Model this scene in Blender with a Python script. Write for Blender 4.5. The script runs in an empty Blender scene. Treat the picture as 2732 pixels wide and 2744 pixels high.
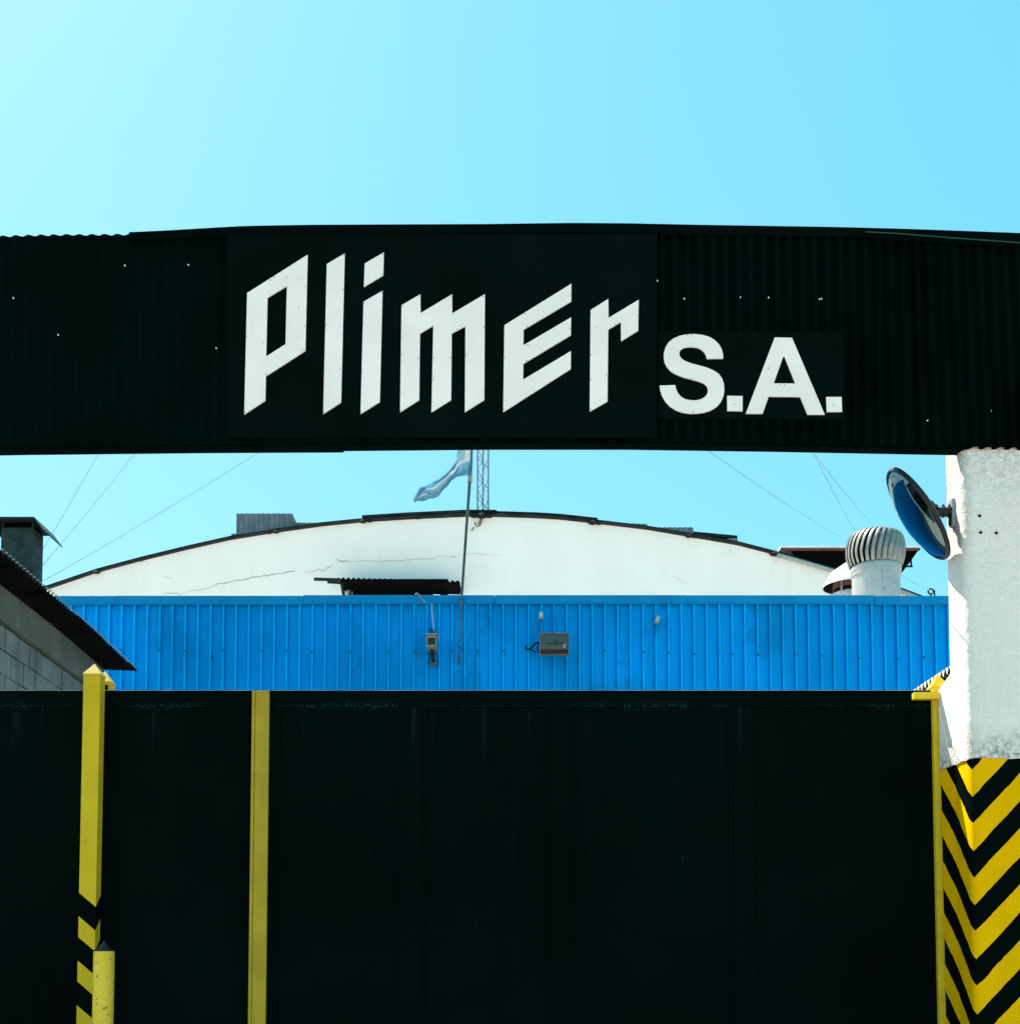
import bpy, bmesh, math, random
from mathutils import Vector, Matrix
from mathutils.geometry import tessellate_polygon
from mathutils import noise as mnoise
random.seed(7)
S = bpy.context.scene
C = S.collection

# ------------------------------------------------------------------ camera
F, W, H = 3300.0, 2732.0, 2744.0
PITCH = math.radians(3.4)
CY = 2560 - F*math.tan(PITCH)
EYE = 1.6
cam = bpy.data.cameras.new('camera'); camo = bpy.data.objects.new('camera', cam); C.objects.link(camo)
camo.location = (0, 0, EYE); camo.rotation_euler = (math.pi/2 + PITCH, 0, 0)
cam.sensor_fit = 'HORIZONTAL'; cam.sensor_width = 36.0; cam.lens = F/W*36.0
cam.shift_y = (CY - H/2)/W
cam.clip_start = 0.05; cam.clip_end = 3000
S.camera = camo

# ------------------------------------------------------------------ sky, sun, exposure
TO_SUN = Vector((-1.2, 1.0, 2.3)).normalized()
world = bpy.data.worlds.new('World'); S.world = world; world.use_nodes = True
wn = world.node_tree; wn.nodes.clear()
sky = wn.nodes.new('ShaderNodeTexSky'); sky.sky_type = 'NISHITA'; sky.sun_disc = False
sky.sun_elevation = math.asin(TO_SUN.z); sky.sun_rotation = math.atan2(TO_SUN.x, TO_SUN.y)
sky.altitude = 0; sky.air_density = 1.0; sky.dust_density = 1.2; sky.ozone_density = 1.0
# photographic colour response of the clear sky: one power curve per channel, the same over the whole dome
bg = wn.nodes.new('ShaderNodeBackground'); bg.inputs[1].default_value = 0.15
wo = wn.nodes.new('ShaderNodeOutputWorld')
sp_ = wn.nodes.new('ShaderNodeSeparateColor'); cb_ = wn.nodes.new('ShaderNodeCombineColor')
wn.links.new(sky.outputs[0], sp_.inputs[0])
for ch, (gain, pw) in enumerate(((0.405, 0.85), (1.52, 0.36), (1.61, 0.40))):
    a_ = wn.nodes.new('ShaderNodeMath'); a_.operation = 'POWER'; a_.inputs[1].default_value = pw
    m_ = wn.nodes.new('ShaderNodeMath'); m_.operation = 'MULTIPLY'; m_.inputs[1].default_value = gain
    wn.links.new(sp_.outputs[ch], a_.inputs[0]); wn.links.new(a_.outputs[0], m_.inputs[0]); wn.links.new(m_.outputs[0], cb_.inputs[ch])
wn.links.new(cb_.outputs[0], bg.inputs[0]); wn.links.new(bg.outputs[0], wo.inputs[0])
sl = bpy.data.lights.new('sun', 'SUN'); sl.energy = 4.5; sl.angle = math.radians(0.5); sl.color = (1.0, 0.94, 0.84)
slo = bpy.data.objects.new('sun', sl); C.objects.link(slo)
slo.rotation_euler = (-TO_SUN).to_track_quat('-Z', 'Y').to_euler(); slo.location = TO_SUN*60
S.view_settings.view_transform = 'Standard'; S.view_settings.look = 'None'
S.view_settings.gamma = 1.0; S.view_settings.use_curve_mapping = False
S.view_settings.exposure = 1.25
S.render.engine = 'CYCLES'

# ------------------------------------------------------------------ helpers
def at(px, py, Y):
    """point of the plane y = Y that the photograph shows at this pixel"""
    u = (px - W/2)/F; v = (CY - py)/F
    c, s = math.cos(PITCH), math.sin(PITCH)
    k = Y/(c - v*s)
    return Vector((u*k, Y, EYE + (s + v*c)*k))

def interp(pts, x):
    if x <= pts[0][0]: return pts[0][1]
    for (a, b), (c, d) in zip(pts, pts[1:]):
        if x <= c: return b + (d - b)*(x - a)/(c - a)
    return pts[-1][1]

class MB:
    def __init__(s): s.v = []; s.f = []; s.m = []
    def add(s, vs, fs, mi=0):
        n = len(s.v); s.v += [Vector(p) for p in vs]
        for f in fs: s.f.append(tuple(i + n for i in f)); s.m.append(mi)
        return s
    def box(s, a, b, mi=0):
        x0, y0, z0 = a; x1, y1, z1 = b
        return s.add([(x0,y0,z0),(x1,y0,z0),(x1,y1,z0),(x0,y1,z0),(x0,y0,z1),(x1,y0,z1),(x1,y1,z1),(x0,y1,z1)],
                     [(0,3,2,1),(4,5,6,7),(0,1,5,4),(1,2,6,5),(2,3,7,6),(3,0,4,7)], mi)
    def bar(s, a, b, w, h=None, up=(0,0,1), mi=0):
        a = Vector(a); b = Vector(b); d = (b - a).normalized(); h = h or w
        r = d.cross(Vector(up))
        if r.length < 1e-4: r = d.cross(Vector((0,1,0)))
        r.normalize(); u = r.cross(d)
        P = []
        for q in (a, b):
            for i, j in ((-1,-1),(1,-1),(1,1),(-1,1)): P.append(q + r*(i*w/2) + u*(j*h/2))
        return s.add(P, [(3,2,1,0),(4,5,6,7),(0,1,5,4),(1,2,6,5),(2,3,7,6),(3,0,4,7)], mi)
    def tube(s, pts, r, n=8, mi=0, cap=True):
        pts = [Vector(p) for p in pts]; rs = r if isinstance(r, (list, tuple)) else [r]*len(pts)
        base = len(s.v); prev = None
        for i, p in enumerate(pts):
            d = (pts[min(i+1, len(pts)-1)] - pts[max(i-1, 0)]).normalized()
            if prev is None:
                a = d.cross(Vector((0,0,1)))
                if a.length < 1e-3: a = d.cross(Vector((0,1,0)))
            else: a = prev - d*prev.dot(d)
            a.normalize(); prev = a; b = d.cross(a)
            for k in range(n):
                t = 2*math.pi*k/n; s.v.append(p + (a*math.cos(t) + b*math.sin(t))*rs[i])
        for i in range(len(pts)-1):
            for k in range(n):
                s.f.append((base+i*n+k, base+i*n+(k+1)%n, base+(i+1)*n+(k+1)%n, base+(i+1)*n+k)); s.m.append(mi)
        if cap:
            s.f.append(tuple(base+k for k in reversed(range(n)))); s.m.append(mi)
            e = base+(len(pts)-1)*n; s.f.append(tuple(e+k for k in range(n))); s.m.append(mi)
        return s
    def lathe(s, prof, c, n=32, mi=0):
        base = len(s.v); c = Vector(c)
        for r, z in prof:
            for k in range(n):
                t = 2*math.pi*k/n; s.v.append(c + Vector((r*math.cos(t), r*math.sin(t), z)))
        for i in range(len(prof)-1):
            for k in range(n):
                s.f.append((base+i*n+k, base+i*n+(k+1)%n, base+(i+1)*n+(k+1)%n, base+(i+1)*n+k)); s.m.append(mi)
        return s
    def prism(s, outer, holes, y0, y1, mi=0):
        """outer/holes: lists of (x,z); a plate between y0 (front) and y1"""
        loops = [outer] + holes
        tri = tessellate_polygon([[Vector((x, z, 0)) for x, z in l] for l in loops])
        flat = [p for l in loops for p in l]; n = len(flat)
        vs = [(x, y0, z) for x, z in flat] + [(x, y1, z) for x, z in flat]
        fs = []
        for t in tri:
            a, b, c = (flat[i] for i in t)
            cr = (b[0]-a[0])*(c[1]-a[1]) - (b[1]-a[1])*(c[0]-a[0])
            t = tuple(t) if cr > 0 else tuple(reversed(t))
            fs.append(t); fs.append(tuple(i+n for i in reversed(t)))
        o = 0
        for l in loops:
            m = len(l)
            for k in range(m): fs.append((o+k, o+(k+1)%m, n+o+(k+1)%m, n+o+k))
            o += m
        return s.add(vs, fs, mi)
    def build(s, name, mats, parent=None, smooth=None, bevel=0, world=True):
        me = bpy.data.meshes.new(name)
        off = Vector((0,0,0))
        if parent is not None and world:
            p = parent
            while p is not None: off = off + p.location; p = p.parent
        me.from_pydata([v - off for v in s.v], [], s.f)
        mats = mats if isinstance(mats, (list, tuple)) else [mats]
        for m in mats: me.materials.append(m)
        me.polygons.foreach_set('material_index', s.m)
        if smooth is not None:
            me.polygons.foreach_set('use_smooth', [True]*len(me.polygons))
            if smooth < 180: me.set_sharp_from_angle(angle=math.radians(smooth))
        me.update()
        o = bpy.data.objects.new(name, me); C.objects.link(o); o.parent = parent
        if bevel:
            b = o.modifiers.new('bevel', 'BEVEL'); b.width = bevel; b.segments = 2; b.limit_method = 'ANGLE'; b.angle_limit = math.radians(40)
        return o

def tag(o, label, cat, group=None):
    o['label'] = label; o['category'] = cat
    if group: o['group'] = group
    return o
def thing(name, loc, label, cat, group=None):
    o = bpy.data.objects.new(name, None); C.objects.link(o); o.location = loc; o.empty_display_size = 0.2
    return tag(o, label, cat, group)
def copy_part(src, parent, loc=None, rot=None):
    o = src.copy(); C.objects.link(o); o.parent = parent
    if loc is not None: o.location = loc
    if rot is not None: o.rotation_euler = rot
    return o

# ------------------------------------------------------------------ materials
class NT:
    def __init__(s, name):
        s.m = bpy.data.materials.new(name); s.m.use_nodes = True; s.t = s.m.node_tree
        s.b = s.t.nodes['Principled BSDF']; s.pos = s.n('ShaderNodeNewGeometry').outputs['Position']
    def n(s, k): return s.t.nodes.new(k)
    def l(s, a, b): s.t.links.new(a, b)
    def val(s, x, sock):
        if isinstance(x, (int, float)): sock.default_value = x
        else: s.l(x, sock)
    def math(s, op, a, b=0.0, c=None):
        n = s.n('ShaderNodeMath'); n.operation = op; s.val(a, n.inputs[0]); s.val(b, n.inputs[1])
        if c is not None: s.val(c, n.inputs[2])
        return n.outputs[0]
    def noise(s, scale, detail=4, rough=0.55, stretch=(1,1,1), vec=None):
        n = s.n('ShaderNodeTexNoise'); n.inputs['Scale'].default_value = scale; n.inputs['Detail'].default_value = detail
        n.inputs['Roughness'].default_value = rough
        mp = s.n('ShaderNodeMapping'); mp.inputs['Scale'].default_value = stretch; s.l(vec or s.pos, mp.inputs[0]); s.l(mp.outputs[0], n.inputs['Vector'])
        return n.outputs['Fac']
    def ramp(s, f, a, b, c0=0.0, c1=1.0):
        n = s.n('ShaderNodeMapRange'); n.interpolation_type = 'SMOOTHSTEP'
        s.l(f, n.inputs[0]); n.inputs[1].default_value = a; n.inputs[2].default_value = b; n.inputs[3].default_value = c0; n.inputs[4].default_value = c1
        return n.outputs[0]
    def mix(s, f, a, b):
        n = s.n('ShaderNodeMix'); n.data_type = 'RGBA'; s.val(f, n.inputs[0])
        for x, i in ((a, 6), (b, 7)):
            if isinstance(x, (tuple, list)): n.inputs[i].default_value = (*x[:3], 1)
            else: s.l(x, n.inputs[i])
        return n.outputs[2]
    def bump(s, h, strength, dist):
        n = s.n('ShaderNodeBump'); n.inputs['Strength'].default_value = strength; n.inputs['Distance'].default_value = dist
        s.l(h, n.inputs['Height']); s.l(n.outputs[0], s.b.inputs['Normal'])
    def fin(s, col, rough=0.6, spec=0.3, metal=0.0):
        if isinstance(col, (tuple, list)): s.b.inputs['Base Color'].default_value = (*col[:3], 1)
        else: s.l(col, s.b.inputs['Base Color'])
        s.val(rough, s.b.inputs['Roughness']); s.b.inputs['Specular IOR Level'].default_value = spec; s.b.inputs['Metallic'].default_value = metal
        return s.m

def paint(name, col, rough=0.6, spec=0.3, metal=0.0, var=0.12, vs=1.5, streak=0.0, dirt=(0.1,0.1,0.09), dirt_amt=0.0, dirt_scale=6, bump=0.0, bscale=60):
    t = NT(name)
    c2 = tuple(x*(1-var) for x in col); c3 = tuple(min(1, x*(1+var)) for x in col)
    k = t.mix(t.ramp(t.noise(vs, 5, 0.6), 0.3, 0.7), c2, c3)
    if streak: k = t.mix(t.ramp(t.noise(9, 4, 0.6, (1,1,0.06)), 0.52, 0.75, 0, streak), k, dirt)
    if dirt_amt: k = t.mix(t.ramp(t.noise(dirt_scale, 6, 0.7), 0.55, 0.78, 0, dirt_amt), k, dirt)
    if bump: t.bump(t.noise(bscale, 3, 0.5), bump, 0.004)
    return t.fin(k, rough, spec, metal)

M = {}
def gate_paint():
    t = NT('gate_paint')
    k = t.mix(t.ramp(t.noise(0.8, 5, 0.6), 0.3, 0.7), (0.0,0.0022,0.0019), (0.0002,0.0042,0.0037))
    k = t.mix(t.ramp(t.noise(9, 4, 0.6, (1,1,0.05)), 0.55, 0.8, 0, 0.08), k, (0.008,0.022,0.02))
    sep = t.n('ShaderNodeSeparateXYZ'); t.l(t.pos, sep.inputs[0])
    zl = at(1366, 1893, 7.67).z
    d = t.math('ABSOLUTE', t.math('SUBTRACT', sep.outputs[2], zl))
    sc = t.math('MULTIPLY', t.ramp(d, 0.03, 0.004), t.math('MULTIPLY', t.ramp(t.noise(60, 5, 0.7), 0.50, 0.62), t.ramp(t.noise(1.6, 3, 0.6), 0.48, 0.62)))
    k = t.mix(t.math('MULTIPLY', sc, 0.7), k, (0.016,0.05,0.042))
    dn = t.math('SUBTRACT', zl, sep.outputs[2]); below = t.math('MULTIPLY', t.ramp(dn, 0.45, 0.0), t.math('GREATER_THAN', dn, 0.0))
    run = t.math('MULTIPLY', below, t.ramp(t.noise(11, 3, 0.5, (1,1,0.03)), 0.66, 0.70))
    k = t.mix(t.math('MULTIPLY', run, 0.16), k, (0.012,0.04,0.034))
    k = t.mix(t.ramp(t.noise(24, 3, 0.5, (1,1,0.2)), 0.75, 0.77, 0, 0.25), k, (0.010,0.03,0.026))
    return t.fin(k, 0.7, 0.02)
M['gate'] = gate_paint()
def sign_metal():
    t = NT('fascia_paint')
    k = t.mix(t.ramp(t.noise(1.1, 4), 0.3, 0.7), (0.0,0.0027,0.0022), (0.0002,0.0044,0.0037))
    chips = t.math('MULTIPLY', t.ramp(t.noise(14, 5, 0.7, (1,1,0.35)), 0.66, 0.72), t.ramp(t.noise(1.7, 2, 0.5, (1,1,2)), 0.55, 0.62))
    k = t.mix(t.math('MULTIPLY', chips, 0.6), k, (0.006,0.026,0.021))
    return t.fin(k, 0.8, 0.015)
M['fascia'] = sign_metal()
M['sign_board'] = paint('sign_board_paint', (0.0009,0.0040,0.0034), 0.7, 0.02, var=0.25, vs=1.5)
M['letter'] = paint('letter_white', (0.83,0.74,0.71), 0.5, 0.2, var=0.05, vs=3, streak=0.10, dirt=(0.5,0.52,0.5))
M['rivet'] = paint('rivet_grey', (0.20,0.21,0.20), 0.5, 0.3)
M['pinhole_light'] = paint('pinhole_light', (0.8,0.82,0.82), 0.35, 0.5)  # white for the dots of daylight showing through the fascia
M['yellow_post'] = paint('post_yellow', (0.54,0.37,0.02), 0.55, 0.3, var=0.07, vs=5, streak=0.15, dirt=(0.28,0.23,0.03))
M['yellow_bar'] = paint('bar_yellow', (0.38,0.26,0.012), 0.6, 0.25, var=0.12, vs=4, streak=0.25, dirt=(0.2,0.16,0.02))
M['yellow_bright'] = paint('catch_yellow', (0.66,0.46,0.015), 0.5, 0.3, var=0.08, vs=6)
M['blue'] = None
def blue(name, top):
    t = NT(name)
    oi = t.n('ShaderNodeObjectInfo').outputs['Random']
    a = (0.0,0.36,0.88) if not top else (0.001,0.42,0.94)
    k = t.mix(t.ramp(t.noise(0.55, 5, 0.6), 0.3, 0.7), tuple(x*0.80 for x in a), tuple(x*1.08 for x in a))
    k = t.mix(t.math('MULTIPLY', oi, 0.16), k, tuple(x*0.72 for x in a))
    k = t.mix(t.ramp(t.noise(5, 5, 0.65, (1,1,0.09)), 0.52, 0.78, 0, 0.45), k, (0.002,0.20,0.52))
    k = t.mix(t.ramp(t.noise(30, 4, 0.7, (1,1,0.25)), 0.66, 0.74, 0, 0.25), k, (0.05,0.45,0.85))
    k = t.mix(t.ramp(t.noise(1.3, 6, 0.7, (1,1,0.7)), 0.55, 0.62, 0, 0.45), k, (0.002,0.22,0.50))
    return t.fin(k, 0.65, 0.04)
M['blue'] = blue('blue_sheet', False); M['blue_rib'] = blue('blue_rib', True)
M['blue_flash'] = paint('blue_flashing', (0.002,0.24,0.54), 0.5, 0.1, var=0.10, vs=2, streak=0.2, dirt=(0.05,0.28,0.55), dirt_amt=0.1, dirt_scale=9)
def stucco(name, base, rough_h, grime=True, zg=None, bs=105):
    t = NT(name)
    k = t.mix(t.ramp(t.noise(1.2, 5), 0.3, 0.7), tuple(x*0.95 for x in base), base)
    k = t.mix(t.ramp(t.noise(5, 6, 0.7, (1,1,0.3)), 0.55, 0.8, 0, 0.25), k, (0.46,0.46,0.43))
    k = t.mix(t.ramp(t.noise(2.2, 6, 0.7, (1,1,0.12)), 0.56, 0.74, 0, 0.22), k, (0.50,0.47,0.40))
    if zg is not None:
        sep = t.n('ShaderNodeSeparateXYZ'); t.l(t.pos, sep.inputs[0])
        zz = t.math('ADD', sep.outputs[2], t.math('MULTIPLY', t.math('SUBTRACT', t.noise(7, 5, 0.7), 0.5), 0.5))
        up = t.ramp(zz, zg[1]-0.42, zg[1]); lo = t.ramp(zz, zg[0]+0.22, zg[0]-0.05)
        g = t.math('MULTIPLY', t.math('MAXIMUM', t.math('MULTIPLY', up, 0.4), lo), t.ramp(t.noise(30, 5, 0.7), 0.38, 0.62))
        k = t.mix(t.math('MULTIPLY', g, 0.75), k, (0.10,0.11,0.09))
        k = t.mix(t.ramp(t.noise(55, 3, 0.6), 0.66, 0.76, 0, 0.22), k, (0.34,0.34,0.31))
    h = t.math('ADD', t.noise(bs, 3, 0.6), t.math('MULTIPLY', t.noise(bs*0.4, 4, 0.6), 0.5))
    t.bump(h, rough_h, 0.026)
    return t.fin(k, 0.9, 0.1)
def chevron(name, z0, period, duty, slope, yellow, black, solid_above, wob):
    t = NT(name)
    a = t.n('ShaderNodeAttribute'); a.attribute_name = 'edge'
    sep = t.n('ShaderNodeSeparateXYZ'); t.l(t.pos, sep.inputs[0])
    w = t.math('MULTIPLY', t.math('SUBTRACT', t.noise(9, 4, 0.6), 0.5), wob)
    tt = t.math('ADD', t.math('SUBTRACT', sep.outputs[2], t.math('MULTIPLY', a.outputs['Fac'], slope)), w)
    q = t.math('DIVIDE', t.math('SUBTRACT', z0, tt), period)
    blk = t.math('LESS_THAN', t.math('FRACT', q), duty)
    if solid_above: blk = t.math('MULTIPLY', blk, t.math('GREATER_THAN', q, 0.0))
    y = t.mix(t.ramp(t.noise(3, 5), 0.3, 0.7), tuple(c*0.9 for c in yellow), tuple(min(1,c*1.06) for c in yellow))
    y = t.mix(t.ramp(t.noise(26, 6, 0.75), 0.68, 0.72, 0, 0.45), y, tuple(c*0.45 for c in yellow))
    b = t.mix(t.ramp(t.noise(40, 5, 0.7), 0.70, 0.74, 0, 0.6), black, (0.05,0.11,0.09))
    t.bump(t.noise(45, 4), 0.5, 0.006)
    return t.fin(t.mix(blk, y, b), 0.65, 0.01)
M['gable'] = stucco('gable_stucco', (0.86,0.81,0.765), 0.05)
M['crack'] = paint('crack_dark', (0.40,0.38,0.34), 0.9, 0.05)
M['roof_dark'] = paint('roof_edge_dark', (0.014,0.020,0.021), 0.8, 0.1, var=0.4, vs=3, dirt=(0.06,0.065,0.06), dirt_amt=0.5, dirt_scale=8)
M['grey_sheet'] = paint('weathered_sheet', (0.17,0.20,0.22), 0.7, 0.2, var=0.2, vs=4, streak=0.5, dirt=(0.09,0.10,0.11))
M['shed_roof'] = paint('shed_roof_sheet', (0.66,0.60,0.54), 0.7, 0.2, var=0.15)
M['dark'] = paint('interior_dark', (0.003,0.003,0.003), 0.9, 0.02)
M['galv'] = paint('galvanised', (0.46,0.44,0.42), 0.42, 0.5, metal=0.45, var=0.10, vs=6, streak=0.12, dirt=(0.35,0.36,0.36))
M['galv_vane'] = paint('galvanised_vane', (0.28,0.268,0.25), 0.45, 0.5, metal=0.4, var=0.2, vs=9)
M['galv_old'] = paint('galvanised_old', (0.42,0.43,0.42), 0.5, 0.4, metal=0.55, var=0.4, vs=28, dirt=(0.2,0.2,0.19), dirt_amt=0.4, dirt_scale=30)
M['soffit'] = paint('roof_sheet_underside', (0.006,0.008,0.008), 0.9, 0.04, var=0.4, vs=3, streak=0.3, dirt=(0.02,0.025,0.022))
M['block'] = paint('concrete_block', (0.165,0.20,0.19), 0.95, 0.05, var=0.22, vs=3, streak=0.55, dirt=(0.055,0.075,0.07), bump=0.5, bscale=70)
M['mortar'] = paint('mortar', (0.035,0.045,0.043), 0.95, 0.03)
M['ring'] = paint('ring_beam_render', (0.115,0.145,0.125), 0.95, 0.05, var=0.22, vs=2.5, streak=0.4, dirt=(0.06,0.085,0.07))
M['flue'] = paint('flue_sheet', (0.040,0.060,0.056), 0.7, 0.2, var=0.4, vs=6, dirt=(0.012,0.02,0.02), dirt_amt=0.7, dirt_scale=5)
M['black_plastic'] = paint('black_plastic', (0.008,0.009,0.010), 0.45, 0.3)
M['pole'] = paint('pole_steel', (0.05,0.075,0.075), 0.5, 0.3, var=0.3)
M['pole_low'] = paint('pole_steel_bluish', (0.06,0.14,0.20), 0.5, 0.3, var=0.3)
M['sleeve'] = paint('sleeve_teal', (0.07,0.15,0.17), 0.6, 0.2, var=0.3)
M['lit_edge'] = paint('lit_edge', (0.20,0.25,0.25), 0.6, 0.2, var=0.4, vs=8)  # pale tone of the sunlit gate edge, put into the colour
M['mast_red'] = paint('mast_steel', (0.16,0.11,0.16), 0.6, 0.2, var=0.3)
M['wire'] = paint('wire_steel', (0.33,0.55,0.80), 0.6, 0.1)
M['cable_black'] = paint('cable_black', (0.010,0.013,0.015), 0.7, 0.1)
M['cable_white'] = paint('cable_white', (0.46,0.50,0.52), 0.6, 0.2)
M['cable_blue'] = paint('cable_blue', (0.01,0.16,0.32), 0.6, 0.2)
M['cable_green'] = paint('cable_green', (0.012,0.05,0.04), 0.6, 0.2)
M['box_grey'] = paint('junction_grey', (0.30,0.34,0.34), 0.6, 0.2, var=0.15, vs=20)
M['cam_case'] = paint('camera_case', (0.24,0.24,0.21), 0.5, 0.3, var=0.15, vs=20)
M['lamp_frame'] = paint('lamp_frame', (0.14,0.135,0.10), 0.5, 0.3, var=0.3, vs=15)
M['lamp_body'] = paint('lamp_body', (0.03,0.03,0.025), 0.5, 0.3)
M['rust'] = paint('rust_brown', (0.13,0.055,0.04), 0.8, 0.1, var=0.3, vs=8)
M['closure'] = paint('closure_white', (0.8,0.8,0.78), 0.7, 0.1)
def glossy(name, col, rough, metal, spec=0.5):
    return NT(name).fin(col, rough, spec, metal)
M['mirror'] = glossy('mirror_face', (0.115,0.165,0.175), 0.05, 1.0)
M['lamp_glass'] = glossy('lamp_glass', (0.055,0.052,0.036), 0.2, 0.0, 0.8)
M['lens'] = glossy('lens_glass', (0.004,0.004,0.005), 0.08, 0.0, 0.6)
def flag_mat():
    t = NT('flag_cloth')
    a = t.n('ShaderNodeAttribute'); a.attribute_name = 'edge'
    wob = t.math('ADD', a.outputs['Fac'], t.math('MULTIPLY', t.math('SUBTRACT', t.noise(4, 3), 0.5), 0.04))
    mid = t.math('MULTIPLY', t.ramp(wob, 0.32, 0.35), t.ramp(wob, 0.68, 0.65))
    k = t.mix(mid, (0.13,0.32,0.46), (0.46,0.53,0.55))
    t.fin(k, 1.0, 0.0)
    tr = t.n('ShaderNodeBsdfTranslucent'); t.l(k, tr.inputs[0])
    mx = t.n('ShaderNodeMixShader'); mx.inputs[0].default_value = 0.3
    t.l(t.b.outputs[0], mx.inputs[1]); t.l(tr.outputs[0], mx.inputs[2]); t.l(mx.outputs[0], t.t.nodes['Material Output'].inputs[0])
    return t.m
M['flag'] = flag_mat()
def ground_mat():
    t = NT('concrete_ground')
    k = t.mix(t.ramp(t.noise(0.35, 6, 0.6), 0.3, 0.7), (0.44,0.39,0.33), (0.54,0.49,0.42))
    k = t.mix(t.ramp(t.noise(2.5, 6, 0.7), 0.55, 0.75, 0, 0.4), k, (0.22,0.21,0.19))
    t.bump(t.noise(40, 4), 0.3, 0.004)
    return t.fin(k, 0.9, 0.15)
M['ground'] = ground_mat()

# ------------------------------------------------------------------ ground
g = MB().add([(-400,-400,0),(400,-400,0),(400,400,0),(-400,400,0)], [(0,1,2,3)]).build('ground', M['ground'])
g['kind'] = 'structure'

# ------------------------------------------------------------------ corrugated sheet helper
def corrugated(mb, x0, x1, ztop, zbot, Y, pitch=0.076, amp=0.015, seg=8, lean=0.0, thick=0.0, mi=0, phase=0.0, rows=1, sharp=0.0):
    n = max(2, int(round((x1-x0)/pitch*seg))); vs = []; fs = []
    for i in range(n+1):
        x = x0 + (x1-x0)*i/n; y = Y - amp*math.cos(2*math.pi*(x/pitch + phase))
        if sharp: c_ = math.cos(2*math.pi*(x/pitch + phase)); y = Y - amp*math.tanh(sharp*(c_+0.12))/math.tanh(sharp)
        zt, zb = ztop(x), zbot(x)
        for r in range(rows+1):
            z = zt + (zb-zt)*r/rows
            vs.append((x + lean*(zt - z), y, z))
    R = rows+1
    for i in range(n):
        for r in range(rows): fs.append((i*R+r, i*R+r+1, (i+1)*R+r+1, (i+1)*R+r))
    mb.add(vs, fs, mi); return mb

# ================================================================== the hall with the arched gable
YH = 24.0
ARC = [(40,1604),(125,1577),(261,1531),(377,1500),(500,1470),(620,1443),(739,1424),(862,1407),(971,1396),(1100,1388),(1253,1381),(1308,1381),(1435,1385),(1500,1389),(1591,1399),(1733,1416),(1856,1437),(1973,1457),(2082,1485),(2200,1519),(2300,1548),(2412,1582),(2470,1604),(2560,1636)]
hall = thing('arched_hall', at(1366, 2560, YH+8) - Vector((0,0,1.6)), 'big white rendered hall with an arched gable roof behind the blue shed', 'building')
def arc_pt(px, dy=0, Y=YH): 
    return at(px, interp(ARC, px)+dy, Y)
xs = [40 + i*20 for i in range(127)]
mb = MB(); vs = []; fs = []
for i, px in enumerate(xs):
    p = arc_pt(px, 4); vs += [(p.x, YH, 0.0), (p.x, YH, p.z)]
for i in range(len(xs)-1): fs.append((2*i, 2*i+2, 2*i+3, 2*i+1))
gable = mb.add(vs, fs).build('gable_wall', M['gable'], hall)
# roof shell
mb = MB(); vs = []; fs = []
for px in xs:
    p = arc_pt(px); j = 0.02*mnoise.noise(Vector((px*0.05, 0, 0)))
    for y in (YH-0.07, YH+20):
        vs += [(p.x, y, p.z - 0.008 + j), (p.x, y, p.z + 0.034 + j*0.6)]
for i in range(len(xs)-1):
    a = 4*i; b = 4*i+4
    fs += [(a, b, b+1, a+1), (a+1, b+1, b+3, a+3), (a+2, a, b, b+2)[::-1] if False else (a, a+2, b+2, b), (a+3, b+3, b+2, a+2)]
roof = mb.add(vs, fs).build('roof', M['roof_dark'], hall)
# second lapped layer over the crown and a few hanging lumps of sealant
def roof_lap(p0, p1, lift, th):
    mb = MB(); vs = []; fs = []; N = 24
    for i in range(N+1):
        px = p0 + (p1-p0)*i/N; p = arc_pt(px)
        for y in (YH-0.10, YH+19.8): vs += [(p.x, y, p.z+lift), (p.x, y, p.z+lift+th)]
    for i in range(N):
        a = 4*i; b = a+4
        fs += [(a,b,b+1,a+1),(a+1,b+1,b+3,a+3),(a,a+2,b+2,b),(a+3,b+3,b+2,a+2)]
    fs += [(0,1,3,2),(4*N,4*N+2,4*N+3,4*N+1)]
    return mb.add(vs, fs).build('lapped_sheet', M['roof_dark'], roof)
roof_lap(971, 1330, 0.046, 0.035); roof_lap(1320, 1600, 0.046, 0.012)
for px, r in ((972,0.055),(990,0.04),(739,0.045),(720,0.03),(258,0.05),(1290,0.08),(1270,0.06),(1310,0.06),(1588,0.07),(1605,0.05),(1845,0.05),(1860,0.03),(2075,0.07),(2090,0.05),(377,0.03),(1120,0.03)):
    p = arc_pt(px, 2, YH-0.06); b = MB(); c = p
    b.lathe([(0.001,-r*0.6),(r,-r*0.35),(r*1.5,0.0),(r,r*0.5),(0.001,r*0.6)], c, 9).build('sealant_lump', M['roof_dark'], roof, 60)
# raised vents on the roof
def hood(px0, px1, ytop, ybot, Y0, depth, name='roof_hood', tilt=0):
    a = at(px0, ytop, Y0); b = at(px1, ytop + tilt, Y0); z0 = at(px0, ybot, Y0).z
    mb = MB(); corrugated(mb, a.x, b.x, lambda x: a.z + (b.z-a.z)*(x-a.x)/(b.x-a.x), lambda x: z0, Y0, pitch=0.105, amp=0.016)
    n = len(mb.v)
    mb.box((a.x+0.01, Y0+0.03, z0), (b.x-0.01, Y0+depth, min(a.z, b.z)-0.02))
    return mb.build(name, M['grey_sheet'], roof, 50)
hood(634, 785, 1376, 1450, YH+0.6, 2.0); hood(786, 905, 1400, 1440, YH+0.7, 2.0, tilt=2)
hood(1745, 1857, 1413, 1450, YH+0.6, 2.0); hood(1670, 1734, 1402, 1440, YH+0.6, 1.5, tilt=2)
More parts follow.
